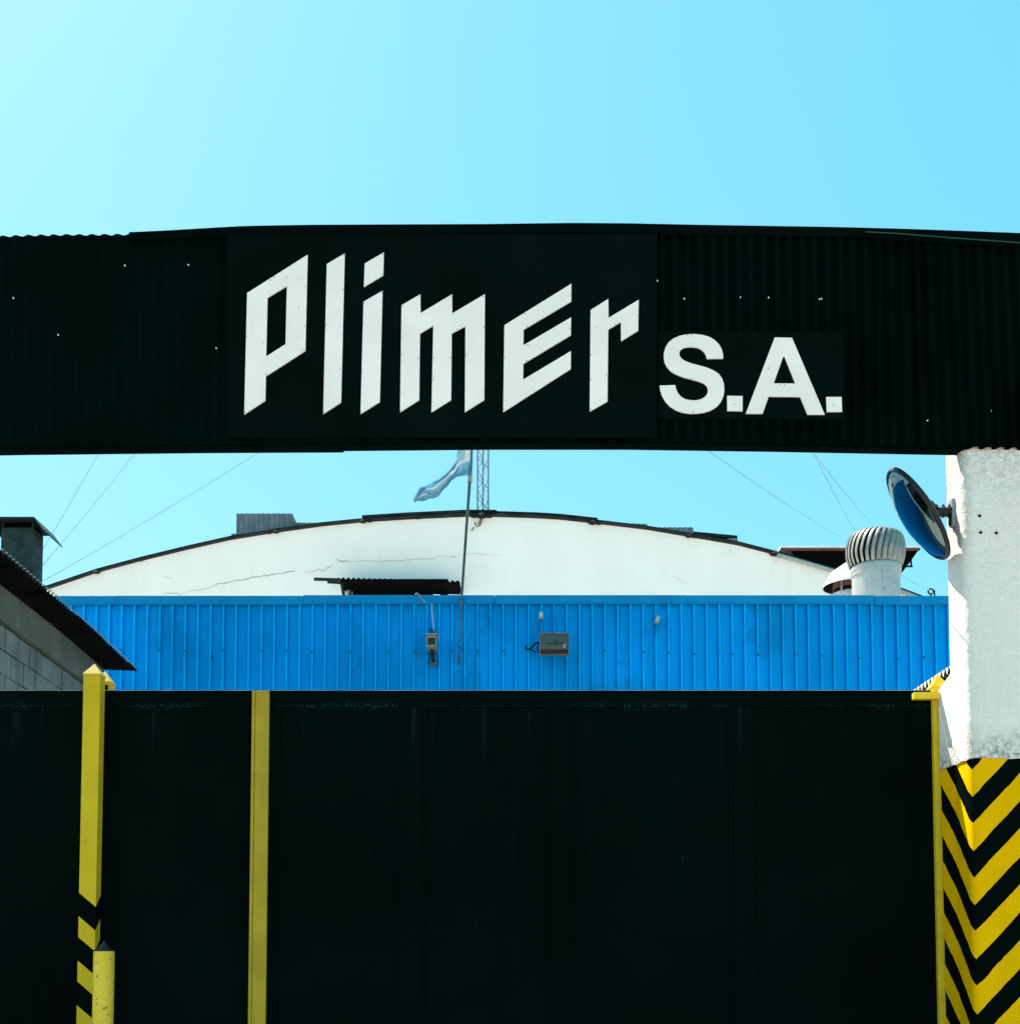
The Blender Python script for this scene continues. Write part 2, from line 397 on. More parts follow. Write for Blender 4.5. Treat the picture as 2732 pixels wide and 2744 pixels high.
a = at(620, 1430, YH+0.4); MB().box((a.x, YH+0.4, a.z-0.12), (a.x+0.10, YH+0.6, a.z)).build('roof_clip', M['grey_sheet'], roof)
# low dark hood on the right flank, open at its side
a = at(1857, 1424, YH+0.7); b = at(1975, 1435, YH+0.7); z0 = at(1975, 1470, YH+0.7).z
mb = MB(); mb.add([(a.x,YH+0.7,a.z),(b.x,YH+0.7,b.z),(b.x,YH+2.5,b.z),(a.x,YH+2.5,a.z),(a.x,YH+0.7,a.z-0.06),(b.x,YH+0.7,b.z-0.06),(b.x,YH+2.5,b.z-0.06),(a.x,YH+2.5,a.z-0.06)],
       [(0,1,2,3),(7,6,5,4),(0,4,5,1),(1,5,6,2),(2,6,7,3),(3,7,4,0)])
mb.build('hood_lid', M['roof_dark'], roof)
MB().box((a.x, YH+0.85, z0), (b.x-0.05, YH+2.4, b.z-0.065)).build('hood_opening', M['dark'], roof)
c = at(1949, 1436, YH+0.68)
MB().box((c.x, YH+0.68, c.z-0.33), (b.x, YH+0.76, b.z-0.065)).build('hood_end', M['grey_sheet'], roof)
# flat canopy on the right flank of the roof
a = at(2082, 1478, YH+0.2); b = at(2453, 1480, YH+0.2)
cano = MB(); cano.box((a.x, YH-0.1, a.z-0.03), (b.x, YH+6, a.z+0.015)); cano.build('canopy_roof', M['closure'], roof)
MB().box((a.x, YH-0.12, a.z-0.075), (b.x-0.02, YH-0.06, a.z-0.032)).build('canopy_fascia', M['rust'], roof)
e = at(2424, 1522, YH+0.2); l = at(2150, 1500, YH+0.2)
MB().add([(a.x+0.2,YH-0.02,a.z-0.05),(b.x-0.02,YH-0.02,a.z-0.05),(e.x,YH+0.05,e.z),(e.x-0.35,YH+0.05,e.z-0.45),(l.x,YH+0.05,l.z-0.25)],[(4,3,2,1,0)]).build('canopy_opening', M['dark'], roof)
mb = MB(); p = at(2440, 1498, YH+0.05); mb.bar(p, (p.x, p.y, p.z-0.15), 0.03); mb.bar((p.x-0.30, p.y, p.z-0.15), (p.x+0.03, p.y, p.z-0.15), 0.03); mb.bar((p.x-0.22,p.y,p.z-0.15),(p.x-0.02,p.y,p.z+0.04),0.02)
mb.build('canopy_bracket', M['black_plastic'], roof)
# cornice strip of the flank under the canopy
mb = MB(); pts = [arc_pt(px, 1, YH-0.10) for px in range(2082, 2480, 20)]
mb.tube(pts, 0.035, 6).build('verge_strip', M['box_grey'], roof, 60)
# cracks in the render, modelled as thin open joints
def zz(zx, zy, ox, oy, k): return (ox + zx/k, oy + zy/k)
def crack(pts, w):
    P = [at(px, py, YH-0.004) for px, py in pts]; Q = []
    for a, b in zip(P, P[1:]):
        for i in range(3):
            q = a.lerp(b, i/3); q.z += random.uniform(-0.012, 0.012); Q.append(q)
    Q.append(P[-1]); vs = []; fs = []
    for i, q in enumerate(Q):
        ww = w*(0.35 + 0.65*abs(mnoise.noise(q*2.0)))*(0.3 + 0.7*math.sin(math.pi*(i+0.5)/len(Q)))
        vs += [(q.x, YH-0.004, q.z-ww), (q.x, YH-0.004, q.z+ww), (q.x, YH+0.01, q.z)]
    for i in range(len(Q)-1):
        a = 3*i; fs.append((a, a+3, a+4, a+1))
    MB().add(vs, fs).build('crack', M['crack'], gable)
Z7 = lambda l: [zz(x, y, 500, 1180, 2.76) for x, y in l]
Z6 = lambda l: [zz(x, y, 0, 1180, 2.76) for x, y in l]
Z8 = lambda l: [zz(x, y, 1000, 1180, 2.76) for x, y in l]
ZB = lambda l: [zz(x, y, 1500, 1200, 2.7486) for x, y in l]
crack(Z7([(0,1115),(100,1105),(170,1090),(230,1060),(330,1045),(440,1025),(520,1010),(600,1000),(660,985),(700,985),(760,970),(798,965),(795,945)]), 0.022)
crack(Z7([(870,975),(930,970),(980,955),(1020,965),(1045,940),(1080,930)]), 0.018)
crack(Z7([(1100,878),(1130,893),(1175,893),(1215,900)]), 0.022)
crack(Z7([(1215,900),(1330,890),(1450,895),(1656,890)]), 0.008)
crack(Z8([(0,900),(200,890),(430,875),(500,855),(580,855)]), 0.009)
crack(Z8([(575,852),(612,865)]), 0.025)
crack(Z8([(620,845),(760,838),(950,850)]), 0.007)
crack(Z6([(1205,1140),(1240,1130),(1290,1130),(1330,1140),(1380,1115)]), 0.016)
crack(Z6([(1205,1000),(1250,1020),(1270,1015),(1290,1050)]), 0.010)
crack(ZB([(1620,815),(1575,850),(1555,905),(1575,930)]), 0.010)
crack(ZB([(830,940),(880,970),(930,1000)]), 0.008)
crack(ZB([(398,700),(386,722)]), 0.010); crack(ZB([(1198,775),(1212,735)]), 0.010); crack(ZB([(1245,735),(1270,775)]), 0.010)
# loose cables under the mast
mb = MB()
for l in ([(805,575),(800,600),(785,630),(768,640),(750,605)], [(800,575),(785,600),(780,620)], [(745,640),(735,660),(720,668)]):
    mb.tube([at(*q, YH-0.05) for q in Z8(l)], 0.012, 5)
mb.build('loose_cable', M['rust'], hall, 60)
# window opening and awning
a = at(945, 1556, YH); b = at(1200, 1640, YH)
win = MB().box((a.x, YH-0.012, b.z), (b.x, YH-0.003, a.z+0.03)).build('window_opening', M['dark'], hall)
aw0 = at(905, 1549, YH-0.75); aw1 = at(1232, 1558, YH-0.75)
mb = MB(); n = 190; vs = []; fs = []
for i in range(n+1):
    x = aw0.x + (aw1.x-aw0.x)*i/n; zf = aw0.z + (aw1.z-aw0.z)*i/n; wv = 0.020*math.cos(2*math.pi*x/0.1)
    vs += [(x, YH-0.75, zf+wv), (x, YH-0.01, zf+wv+0.02), (x, YH-0.75, zf+wv-0.012), (x, YH-0.01, zf+wv+0.008)]
for i in range(n):
    p = 4*i; q = p+4; fs += [(p,q,q+1,p+1),(p+2,p+3,q+3,q+2),(p,p+2,q+2,q)]
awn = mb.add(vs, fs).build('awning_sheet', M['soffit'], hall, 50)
MB().add([(aw0.x+0.02,YH-0.74,aw0.z-0.024),(aw1.x-0.02,YH-0.74,aw1.z-0.024),(aw1.x-0.02,YH-0.01,aw1.z-0.03),(aw0.x+0.02,YH-0.01,aw0.z-0.03),(aw0.x+0.02,YH-0.74,aw0.z-0.03),(aw1.x-0.02,YH-0.74,aw1.z-0.03),(aw1.x-0.02,YH-0.01,aw1.z-0.036),(aw0.x+0.02,YH-0.01,aw0.z-0.036)],[(0,1,2,3),(7,6,5,4),(0,4,5,1),(1,5,6,2),(2,6,7,3),(3,7,4,0)]).build('awning_shade', M['dark'], hall)  # added near-black sheet in place of the shade below the awning
def awbar(p, q, w, Y0=YH-0.70, Y1=None):
    MB().bar(at(*p, Y0), at(*q, Y1 or Y0), w).build('awning_bar', M['roof_dark'], hall)
awbar((841,1552),(912,1554),0.05); awbar((912,1562),(1215,1568),0.04, YH-0.45); awbar((877,1560),(920,1563),0.04, YH-0.6); awbar((915,1564),(922,1600),0.045, YH-0.62, YH-0.5); awbar((941,1560),(938,1600),0.05, YH-0.06)
awbar((1205,1572),(1225,1560),0.04, YH-0.05, YH-0.65)
# stub side cheeks of the opening
a = at(931, 1562, YH-0.02); MB().box((a.x, YH-0.10, a.z-1.0), (a.x+0.05, YH-0.005, a.z)).build('window_jamb', M['grey_sheet'], hall)

# ================================================================== lattice mast and guy wires
YM = 24.7
mast = thing('lattice_mast', at(1293, 1385, YM), 'slim reddish lattice radio mast rising from the crown of the white hall', 'mast')
L = [at(1279,1300,YM).x, at(1293,1300,YM).x, at(1308,1300,YM).x]; LY = [YM, YM+0.18, YM]
zb = at(1293,1395,YM).z; zt = at(1293,800,YM).z
for x, y in zip(L, LY): MB().tube([(x,y,zb),(x,y,zt)], 0.014, 6).build('mast_leg', M['mast_red'], mast, 60)
step = 0.215
for k in range(int((zt-zb)/step)-1):
    z = zb + 0.02 + k*step
    for i, j in ((0,1),(1,2),(2,0)):
        a, b = (i, j) if k % 2 else (j, i)
        MB().tube([(L[a],LY[a],z),(L[b],LY[b],z+step)], 0.007, 4).build('brace', M['mast_red'], mast)
def wire(p, q, r, label, m='wire'):
    p = Vector(p); q = Vector(q); d = q-p; n = 12; pts = []
    for i in range(n+1):
        t = i/n; pts.append(p + d*t - Vector((0,0,0.003*d.length*4*t*(1-t))))
    o = MB().tube([v-p for v in pts], r, 5).build('stay_wire', M[m], None, 60)
    o.location = p
    return tag(o, label, 'wire', 'thin stay wires behind the sign fascia')
YB = 7.29
wire(at(297,1155,YB), at(110,1479,11.35), 0.0022, 'thin stay wire meeting the flue highest, leftmost under the sign')
wire(at(405,1160,YB), at(110,1520,11.35), 0.0022, 'thin stay wire running to the middle of the dark flue')
wire(at(786,1155,YB), at(110,1560,11.35), 0.0022, 'long shallow stay wire running down to the foot of the dark flue')
wire(at(1830,1161,YB), at(2290,1461,17.7), 0.0026, 'long shallow stay wire reaching the turbine vent from the left')
wire(at(2140,1164,YB), at(2364,1433,17.62), 0.0026, 'stay wire reaching the top of the turbine vent, right one of the pair')
wire(at(2155,1166,YB), at(2306,1447,17.65), 0.0026, 'steepest stay wire of the right pair, reaching the turbine vent')
wire(at(2405,1535,17.9), at(2496,1590,16.05), 0.0022, 'short lower wire from the turbine vent duct to the ring bolt', 'pole_low')
wire(at(2440,1520,23.95), at(2497,1588,16.05), 0.0022, 'short steep wire from the roof canopy corner to the ring bolt', 'pole_low')

# ================================================================== blue sheet-metal shed
YS = 16.0
sx0 = at(-120,1700,YS).x; sx1 = at(2760,1700,YS).x
ztop = at(1366,1594,YS-0.05).z
shed = thing('blue_shed', ((sx0+sx1)/2, YS+2, 0), 'long blue ribbed sheet-metal shed wall behind the black gate', 'building')
RP = at(1034,1700,YS).x - at(1000,1700,YS).x
NR = 5; SW = RP*NR
def sheet_mesh(z1):
    mb = MB(); D = 0.045
    prof = []
    for r in range(NR):
        b = r*RP
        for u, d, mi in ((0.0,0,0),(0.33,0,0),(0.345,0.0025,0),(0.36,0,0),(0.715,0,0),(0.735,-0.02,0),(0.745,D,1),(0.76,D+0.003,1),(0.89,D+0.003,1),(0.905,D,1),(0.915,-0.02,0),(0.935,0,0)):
            prof.append((b+u*RP, d, mi))
    prof.append((SW+0.0, 0, 0))
    vs = []; 
    for x, d, mi in prof: vs += [(x, -d, 0.0), (x, -d, z1)]
    for i in range(len(prof)-1):
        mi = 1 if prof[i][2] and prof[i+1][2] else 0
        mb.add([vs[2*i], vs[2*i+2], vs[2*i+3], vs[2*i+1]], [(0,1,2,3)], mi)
    return mb
proto = None
ns = int((sx1-sx0)/SW)+1
phase = at(1008,1700,YS).x - 0.83*RP      # a rib stands here in the photograph
start = phase - math.ceil((phase-sx0)/SW)*SW
for k in range(ns+1):
    loc = Vector((start + k*SW, YS, 0)) - shed.location
    if proto is None:
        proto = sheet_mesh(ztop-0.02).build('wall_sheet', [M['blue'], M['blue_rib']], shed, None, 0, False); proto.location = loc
    else: copy_part(proto, shed, loc)
MB().box((sx0-0.3, YS+0.03, 0), (sx1+0.6, YS+0.09, ztop-0.06)).build('wall_core', M['mortar'], shed)
# flashing lengths along the top
seams = [-160, 313, 814, 1327, 1840, 2340, 2790]
zf = at(1366,1615,YS-0.06).z
for i,(p,q) in enumerate(zip(seams, seams[1:])):
    a = at(p,1600,YS).x; b = at(q,1600,YS).x - 0.004; dz = (-0.004 if i % 2 else 0.0) - 0.00035*abs((p+q)/2-1500)*0.03
    mb = MB(); mb.box((a, YS-0.055-0.003*(i%2), zf+dz), (b, YS+0.25, ztop+dz)); mb.box((a, YS-0.066, zf+dz-0.012), (b, YS-0.03, zf+dz+0.004))
    mb.build('flashing', M['blue_flash'], shed, None, 0.004)
# shed roof, pale sheets sloping back towards the hall
MB().add([(sx0-0.3,YS+0.2,ztop-0.10),(sx1+0.6,YS+0.2,ztop-0.10),(sx1+0.6,YH-0.05,ztop-0.75),(sx0-0.3,YH-0.05,ztop-0.75)],[(0,1,2,3)]).build('roof_sheet', M['shed_roof'], shed)
# screws on the ribs
scr = None
for zx in (912,1190,1375): pass
sc_px = [(330,1742),(430,1742),(497,1744),(600,1743),(700,1744),(768,1744),(837,1745),(937,1746),(1038,1746),(1107,1746),(1207,1745),(1277,1745),(1347,1744),(1616,1744),(1718,1747),(1787,1750),(1858,1752),(1958,1753),(2025,1754),(2127,1754),(2196,1758),(2298,1763),(2398,1766),(2467,1762)]
for px, py in sc_px:
    p = at(px, py, YS-0.052); k = round((p.x - (phase+0.83*RP))/RP); p.x = phase + 0.83*RP + k*RP
    if scr is None:
        scr = MB().lathe([(0.001,-0.012),(0.018,-0.012),(0.018,-0.002),(0.001,0.006)][::-1], (0,0,0), 8).build('screw', M['cable_blue'], shed, None, 0, False)
        scr.rotation_euler = (math.pi/2,0,0); scr.location = p - shed.location
    else: copy_part(scr, shed, p - shed.location)
p = at(565,1763,YS-0.036)
MB().prism([(p.x-0.018,p.z-0.035),(p.x+0.012,p.z-0.03),(p.x+0.026,p.z+0.02),(p.x+0.008,p.z+0.04),(p.x-0.022,p.z+0.01)],[],p.y,p.y+0.002).build('torn_hole', M['dark'], shed)
# ring bolt on the parapet
p = at(2498,1592,YS-0.02)
rb = thing('ring_bolt', (p.x, YS+0.05, ztop), 'small black ring bolt on the blue parapet beside the stucco pillar', 'ring bolt')
ring = [Vector((p.x+0.035*math.cos(t*math.pi/8), YS+0.05, ztop+0.075+0.035*math.sin(t*math.pi/8))) for t in range(17)]
MB().tube(ring, 0.011, 6).build('ring', M['black_plastic'], rb, 60)
MB().tube([(p.x,YS+0.05,ztop-0.01),(p.x,YS+0.05,ztop+0.04)],0.012,6).tube([(p.x+0.05,YS+0.05,ztop-0.01),(p.x+0.05,YS+0.05,ztop+0.09)],0.010,6).build('shank', M['black_plastic'], rb, 60)
# pale pipe lying on the parapet
p = at(1154,1591,YS+0.02); q = at(1320,1592,YS+0.02)
pp = MB().tube([(p.x,YS+0.06,ztop+0.014),(q.x,YS+0.06,ztop+0.012)],0.012,8).tube([(p.x+0.03,YS+0.06,ztop+0.018),(p.x+0.12,YS+0.06,ztop+0.018)],0.018,8).build('white_pipe', M['closure'], None, 60)
tag(pp, 'thin white pipe lying on the blue parapet beside the flagpole', 'pipe')

# ------------------------------------------------------------------ security camera
cx = at(1156,1720,YS-0.3)
sc = thing('security_camera', (cx.x, YS-0.03, at(1156,1760,YS).z), 'small boxy security camera on the blue wall left of the flagpole', 'camera')
a = at(1142,1700,YS-0.42); b = at(1170,1735,YS-0.42); w = (b.x-a.x)/2; xm = (a.x+b.x)/2
yf, yb = YS-0.42, YS-0.10
mb = MB(); mb.box((a.x+0.008,yf+0.02,b.z+0.01),(b.x-0.008,yb,a.z-0.02)); mb.build('housing', M['cam_case'], sc, None, 0.008)
mb = MB(); o = 0.018
mb.prism([(a.x,b.z),(b.x,b.z),(b.x,a.z-0.03),(b.x-0.02,a.z-0.01),(a.x+0.02,a.z-0.01),(a.x,a.z-0.03)], [[(a.x+o,b.z+0.03),(b.x-o,b.z+0.03),(b.x-o,a.z-0.05),(a.x+o,a.z-0.05)]], yf-0.02, yf+0.03)
mb.build('front_frame', M['cam_case'], sc, None, 0.003)
MB().box((a.x+0.012,yf+0.012,b.z+0.02),(b.x-0.012,yf+0.018,a.z-0.04)).build('window', M['lens'], sc)
mb = MB(); mb.tube([(xm,yf+0.011,b.z+0.07),(xm,yf+0.002,b.z+0.07)],0.022,14).build('lens', M['lens'], sc, 60)
MB().add([(a.x-0.012,yf-0.06,a.z-0.012),(b.x+0.012,yf-0.06,a.z-0.012),(b.x+0.012,yb,a.z+0.012),(a.x-0.012,yb,a.z+0.012),(a.x-0.012,yf-0.06,a.z-0.004),(b.x+0.012,yf-0.06,a.z-0.004),(b.x+0.012,yb,a.z+0.02),(a.x-0.012,yb,a.z+0.02)],[(0,3,2,1),(4,5,6,7),(0,1,5,4),(1,2,6,5),(2,3,7,6),(3,0,4,7)]).build('sun_shield', M['box_grey'], sc)
mb = MB(); mb.tube([(xm,YS-0.25,b.z+0.02),(xm,YS-0.25,b.z-0.05)],0.03,10); mb.tube([(xm,YS-0.25,b.z-0.05),(xm,YS-0.03,b.z-0.10)],0.018,8)
mb.build('bracket', M['black_plastic'], sc, 60)
mb = MB(); mb.tube([(xm,YS-0.06,b.z-0.10),(xm,YS-0.028,b.z-0.10)],0.055,14).build('wall_plate', M['pole_low'], sc, 60)
mb = MB(); mb.tube([at(1000/1+x/2.76,1180+y/2.76,YS-0.06) for x,y in ((432,1205),(433,1260),(436,1310),(443,1350),(446,1400),(440,1430))],0.007,5).build('white_cable', M['cable_white'], sc, 60)
mb = MB(); mb.tube([at(1000+x/2.76,1180+y/2.76,YS-0.07) for x,y in ((405,1440),(360,1455),(325,1490),(313,1530),(325,1565),(355,1580),(390,1578),(412,1565))],0.006,5).build('looped_cable', M['cable_blue'], sc, 60)
mb = MB()
for l in (((415,1400),(425,1420),(445,1405),(460,1412)),((420,1390),(435,1415),(455,1425)),((430,1385),(440,1408),(430,1425)),((412,1545),(410,1580),(425,1602),(445,1602),(460,1580),(458,1545))):
    mb.tube([at(1000+x/2.76,1180+y/2.76,YS-0.12) for x,y in l],0.006,5)
mb.build('cable_tangle', M['cable_black'], sc, 60)
mb = MB(); mb.tube([at(1000+x/2.76,1180+y/2.76,YS-0.075) for x,y in ((310,1140),(322,1130),(335,1140),(350,1165),(372,1190),(390,1200))],0.008,5).build('parapet_cable', M['box_grey'], sc, 60)

# ------------------------------------------------------------------ floodlight
a = at(1445,1697,YS-0.28); b = at(1524,1756,YS-0.28)
fl = thing('floodlight', ((a.x+b.x)/2, YS-0.03, b.z), 'rectangular grey floodlight with a brown glass face on the blue wall', 'floodlight')
yf = YS-0.28
MB().add([(a.x+0.01,yf+0.03,b.z+0.01),(b.x-0.01,yf+0.03,b.z+0.01),(b.x-0.01,yf+0.03,a.z-0.01),(a.x+0.01,yf+0.03,a.z-0.01),(a.x+0.08,yf+0.17,b.z+0.07),(b.x-0.08,yf+0.17,b.z+0.07),(b.x-0.08,yf+0.17,a.z-0.06),(a.x+0.08,yf+0.17,a.z-0.06)],
  [(0,1,2,3),(7,6,5,4),(0,4,5,1),(1,5,6,2),(2,6,7,3),(3,7,4,0)]).build('reflector_case', M['lamp_body'], fl, None, 0.006)
t = 0.014
MB().prism([(a.x,b.z),(b.x,b.z),(b.x,a.z),(a.x,a.z)],[[(a.x+t,b.z+t),(b.x-t,b.z+t),(b.x-t,a.z-t),(a.x+t,a.z-t)]],yf-0.012,yf+0.028).build('frame', M['lamp_frame'], fl, None, 0.003)
mb = MB(); nx, nz = 14, 8; vs=[]; fs=[]
for i in range(nx+1):
    for j in range(nz+1):
        u=i/nx; v=j/nz; vs.append((a.x+t+(b.x-a.x-2*t)*u, yf+0.006-0.006*math.sin(math.pi*v), b.z+t+(a.z-b.z-2*t)*v))
for i in range(nx):
    for j in range(nz): p0=i*(nz+1)+j; fs.append((p0,p0+nz+1,p0+nz+2,p0+1))
mb.add(vs,fs).build('glass', M['lamp_glass'], fl, 180)
xm=(a.x+b.x)/2; zm=(a.z+b.z)/2
MB().bar((xm-0.09,yf-0.003,zm+0.01),(xm+0.12,yf-0.003,zm+0.01),0.012,0.018).bar((xm+0.02,yf-0.004,zm-0.01),(xm+0.02,yf-0.004,zm+0.06),0.012,0.012).build('lamp_tube', M['lamp_body'], fl)
MB().box((a.x+t,yf-0.004,b.z+t),(b.x-t,yf+0.004,b.z+0.075)).build('brown_strip', paint('strip_brown',(0.05,0.022,0.016),0.6,0.2), fl)
MB().box((b.x-0.075,yf-0.006,zm-0.05),(b.x-0.045,yf+0.001,zm+0.0)).build('sticker', M['box_grey'], fl)
for x in (a.x+0.06,b.x-0.06): MB().bar((x,yf+0.12,zm-0.02),(x,YS-0.02,zm-0.08),0.03,0.02).build('mount_arm', M['lamp_body'], fl)
def z8(l, Y): return [at(1000+x/2.76,1180+y/2.76,Y) for x,y in l]
MB().tube(z8(((1225,1495),(1200,1500),(1185,1515),(1170,1535),(1150,1545),(1128,1545),(1122,1532),(1135,1522)),YS-0.12),0.012,6).tube(z8(((1150,1545),(1175,1550),(1200,1570)),YS-0.12),0.010,6).tube(z8(((1222,1500),(1212,1530),(1215,1560),(1230,1572)),YS-0.12),0.010,6).build('looped_cable', M['cable_black'], fl, 60)
MB().tube(z8(((1240,1310),(1232,1340),(1222,1370),(1230,1400),(1228,1440)),YS-0.06),0.009,6).build('feed_cable', M['cable_blue'], fl, 60)
def jbox(px, py, rot, label):
    p = at(px,py,YS-0.05); o = thing('junction_box', (p.x, YS-0.034, p.z-0.06), label, 'junction box', 'junction boxes on the blue wall')
    o.rotation_euler = (0, rot, 0)
    b = MB().box((-0.028,-0.05,0.0),(0.028,0.0,0.10)).build('box', M['box_grey'], o, None, 0.006, False)
    MB().box((-0.020,-0.056,0.03),(0.020,-0.049,0.085)).build('cover', M['cable_white'], o, None, 0.003, False)
    MB().tube([(0,-0.025,-0.03),(0,-0.025,0.002)],0.012,8).build('gland', M['cable_blue'], o, 60, 0, False)
    return o
jbox(1449,1648,0.0,'upright grey junction box above the floodlight')
jb = jbox(1757,1659,0.3,'tilted grey junction box alone on the right of the blue wall')
mb = MB(); mb.tube([at(1500+x/2.7486,1200+y/2.7486,YS-0.045) for x,y in ((703,1285),(700,1320),(703,1350),(699,1390))],0.006,5)
o = mb.build('dangling_cable', M['cable_blue'], None, 60); tag(o, 'short blue cable hanging below the tilted junction box', 'cable')

# ------------------------------------------------------------------ flagpole and flag
YP = YS-0.12
pt = at(1268,1005,YP); pm = at(1236.5,1600,YP); pb = at(1229.5,1783,YP)
pole = thing('flagpole', pb, 'thin leaning flagpole fixed to the blue wall, rising past the white hall', 'flagpole')
j = at(1258.5,1285,YP)
MB().tube([j, pm],[0.021,0.017],10).build('pole', M['pole'], pole, 60)
MB().tube([pm, at(1230,1752,YP)],[0.0165,0.012],10).build('lower_pole', M['pole_low'], pole, 60)
MB().tube([j-Vector((0,0,0.0)), pt],[0.030,0.026],10).build('sleeve', M['sleeve'], pole, 60)
MB().tube([j-Vector((0,0,0.04)), j+Vector((0,0,0.05))],0.034,10).build('collar', M['box_grey'], pole, 60)
lo = []
q = at(1230,1752,YP)
for t in range(13):
    ang = math.pi*t/12; lo.append(Vector((q.x-0.004+0.016*math.cos(ang), YP, at(1229,1779,YP).z - 0.014*math.sin(ang))))
MB().tube([q]+lo+[q],0.009,6).build('end_loop', M['pole'], pole, 60)
MB().bar((pm.x,YP-0.03,ztop-0.05),(pm.x,YS-0.05,ztop-0.05),0.06,0.03).build('clamp', M['blue_flash'], pole)
MB().bar((q.x+0.01,YP-0.02,q.z+0.1),(q.x+0.01,YS-0.02,q.z+0.1),0.04,0.02).build('clamp', M['blue_flash'], pole)
# flag: hangs from the sleeve and streams to the left
topc = [(725,-60),(640,0),(622,90),(600,165),(548,225),(480,285),(410,325),(352,345),(318,395),(296,436)]
botc = [(712,262),(668,258),(625,264),(592,284),(555,330),(512,380),(455,424),(392,440),(340,452),(300,456)]
def cr(P, t):
    t *= len(P)-1; i = min(int(t), len(P)-2); f = t-i
    p0 = P[max(i-1,0)]; p1 = P[i]; p2 = P[i+1]; p3 = P[min(i+2,len(P)-1)]
    return tuple(0.5*((2*b)+(c-a)*f+(2*a-5*b+4*c-d)*f*f+(3*b-a-3*c+d)*f**3) for a,b,c,d in zip(p0,p1,p2,p3))
NU, NV = 72, 30; vs=[]; fs=[]; ed=[]
fl_o = at(1000+712/2.76,1180+150/2.76,YP-0.03)
for i in range(NU+1):
    u=i/NU; a=cr(topc,u); b=cr(botc,u)
    for k in range(NV+1):
        v=k/NV
        fold = 0.075*math.sin(v*9.0+u*7.0)*min(1,u*4) + 0.035*math.sin(v*17-u*9)*min(1,u*3) + 0.10*u*math.sin(u*8) + 0.07*mnoise.noise(Vector((u*7,v*4,1.3)))*min(1,u*4)
        zx = a[0]+(b[0]-a[0])*v; zy = a[1]+(b[1]-a[1])*v + 14*mnoise.noise(Vector((u*9,v*2.5,7)))*min(1,u*3) + 6*math.sin(v*11+u*12)*math.sin(math.pi*v)*u
        p = at(1000+zx/2.76, 1180+zy/2.76, YP-0.03+fold*0.9); vs.append(p-fl_o); ed.append(v)
for i in range(NU):
    for k in range(NV): q0=i*(NV+1)+k; fs.append((q0,q0+1,q0+NV+2,q0+NV+1))
flag = MB().add(vs,fs).build('flag', M['flag'], None, 180); flag.location = fl_o
at_ = flag.data.attributes.new('edge','FLOAT','POINT'); at_.data.foreach_set('value', ed)
tag(flag, 'pale blue and white flag streaming left from the flagpole', 'flag')

# ------------------------------------------------------------------ vents on the shed roof
YV = 17.6
vb = at(2347,1600,YV); sc_ = (at(2410,1550,YV).x-at(2285,1550,YV).x)/2
tv = thing('turbine_vent', (vb.x, YV, ztop-0.4), 'galvanised turbine roof vent with curved vanes above the blue shed', 'roof vent')
zc = at(2347,1523,YV-sc_).z
mb = MB(); mb.lathe([(sc_,ztop-0.4-vb.z),(sc_,zc-vb.z)], vb, 48).build('duct', M['galv'], tv, 60)
p = at(2366,1560,YV-sc_)
MB().box((p.x-0.014,p.y-0.018,ztop-0.3),(p.x+0.016,p.y+0.03,zc-0.01)).build('seam', M['galv_old'], tv)
zk = at(2347,1500,YV-sc_).z
MB().lathe([(sc_*1.0,zc-0.012),(sc_*1.05,zc-0.012),(sc_*1.05,zc+0.02),(sc_*1.02,zc+0.025),(sc_*1.02,zc+0.05),(sc_*1.055,zc+0.055),(sc_*1.055,zk-0.02),(sc_*1.03,zk)], Vector((vb.x,YV,0)), 48).build('collar', M['galv'], tv, 40)
R = (at(2426,1465,YV).x-at(2270,1465,YV).x)/2; zt_ = at(2347,1429,YV).z; hh = zt_-zk
NVN = 30
def vane():
    mb = MB(); n = 14; vs=[]; fs=[]
    for i in range(n+1):
        t=i/n; ang=-0.62+2.02*t
        q_=(t-0.46)/0.54; r = R*(1-0.36*abs(q_)**2.4) if q_>0 else R*(1-0.17*abs(q_)**2.0)
        z = hh*(t if t<0.5 else 0.5+0.5*math.sin((t-0.5)*math.pi)); tw = 0.42*t - 0.15*math.sin(math.pi*t)
        wv = 2*math.pi/NVN*1.0
        a0 = tw; a1 = tw+wv
        vs += [(r*math.cos(a0)*0.84, r*math.sin(a0)*0.84, z), (r*math.cos((a0+a1)/2)*1.0, r*math.sin((a0+a1)/2)*1.0, z), (r*math.cos(a1), r*math.sin(a1), z)]
    for i in range(n):
        a=3*i; fs += [(a,a+1,a+4,a+3),(a+1,a+2,a+5,a+4)]
    return mb.add(vs,fs)
vproto=None
for k in range(NVN):
    loc = Vector((vb.x,YV,zk))-tv.location
    if vproto is None:
        vproto = vane().build('vane', M['galv_vane'], tv, 180, 0, False); vproto.location=loc
    else: copy_part(vproto, tv, loc, (0,0,2*math.pi*k/NVN))
MB().lathe([(R*0.64,zt_-0.012),(R*0.63,zt_+0.002),(R*0.4,zt_+0.010),(0.001,zt_+0.014)], Vector((vb.x,YV,0)), 32).build('top_cap', M['galv'], tv, 60)
MB().lathe([(sc_*0.85,zk-0.02),(R*0.80,zk+hh*0.35),(R*0.70,zk+hh*0.7),(R*0.3,zt_-0.02)], Vector((vb.x,YV,0)), 24).build('dark_core', M['dark'], tv, 60)
YC = 18.9
cb = at(2282,1600,YC); cv = thing('cowl_vent', (cb.x,YC,ztop-0.4), 'rain-capped galvanised flue with a conical hood half hidden behind the turbine vent', 'roof vent')
rc = (at(2282,1590,YC).x-at(2228,1590,YC).x); rh = (at(2282,1570,YC).x-at(2206,1570,YC).x)
zr = at(2282,1572,YC).z; za = at(2282,1500,YC).z
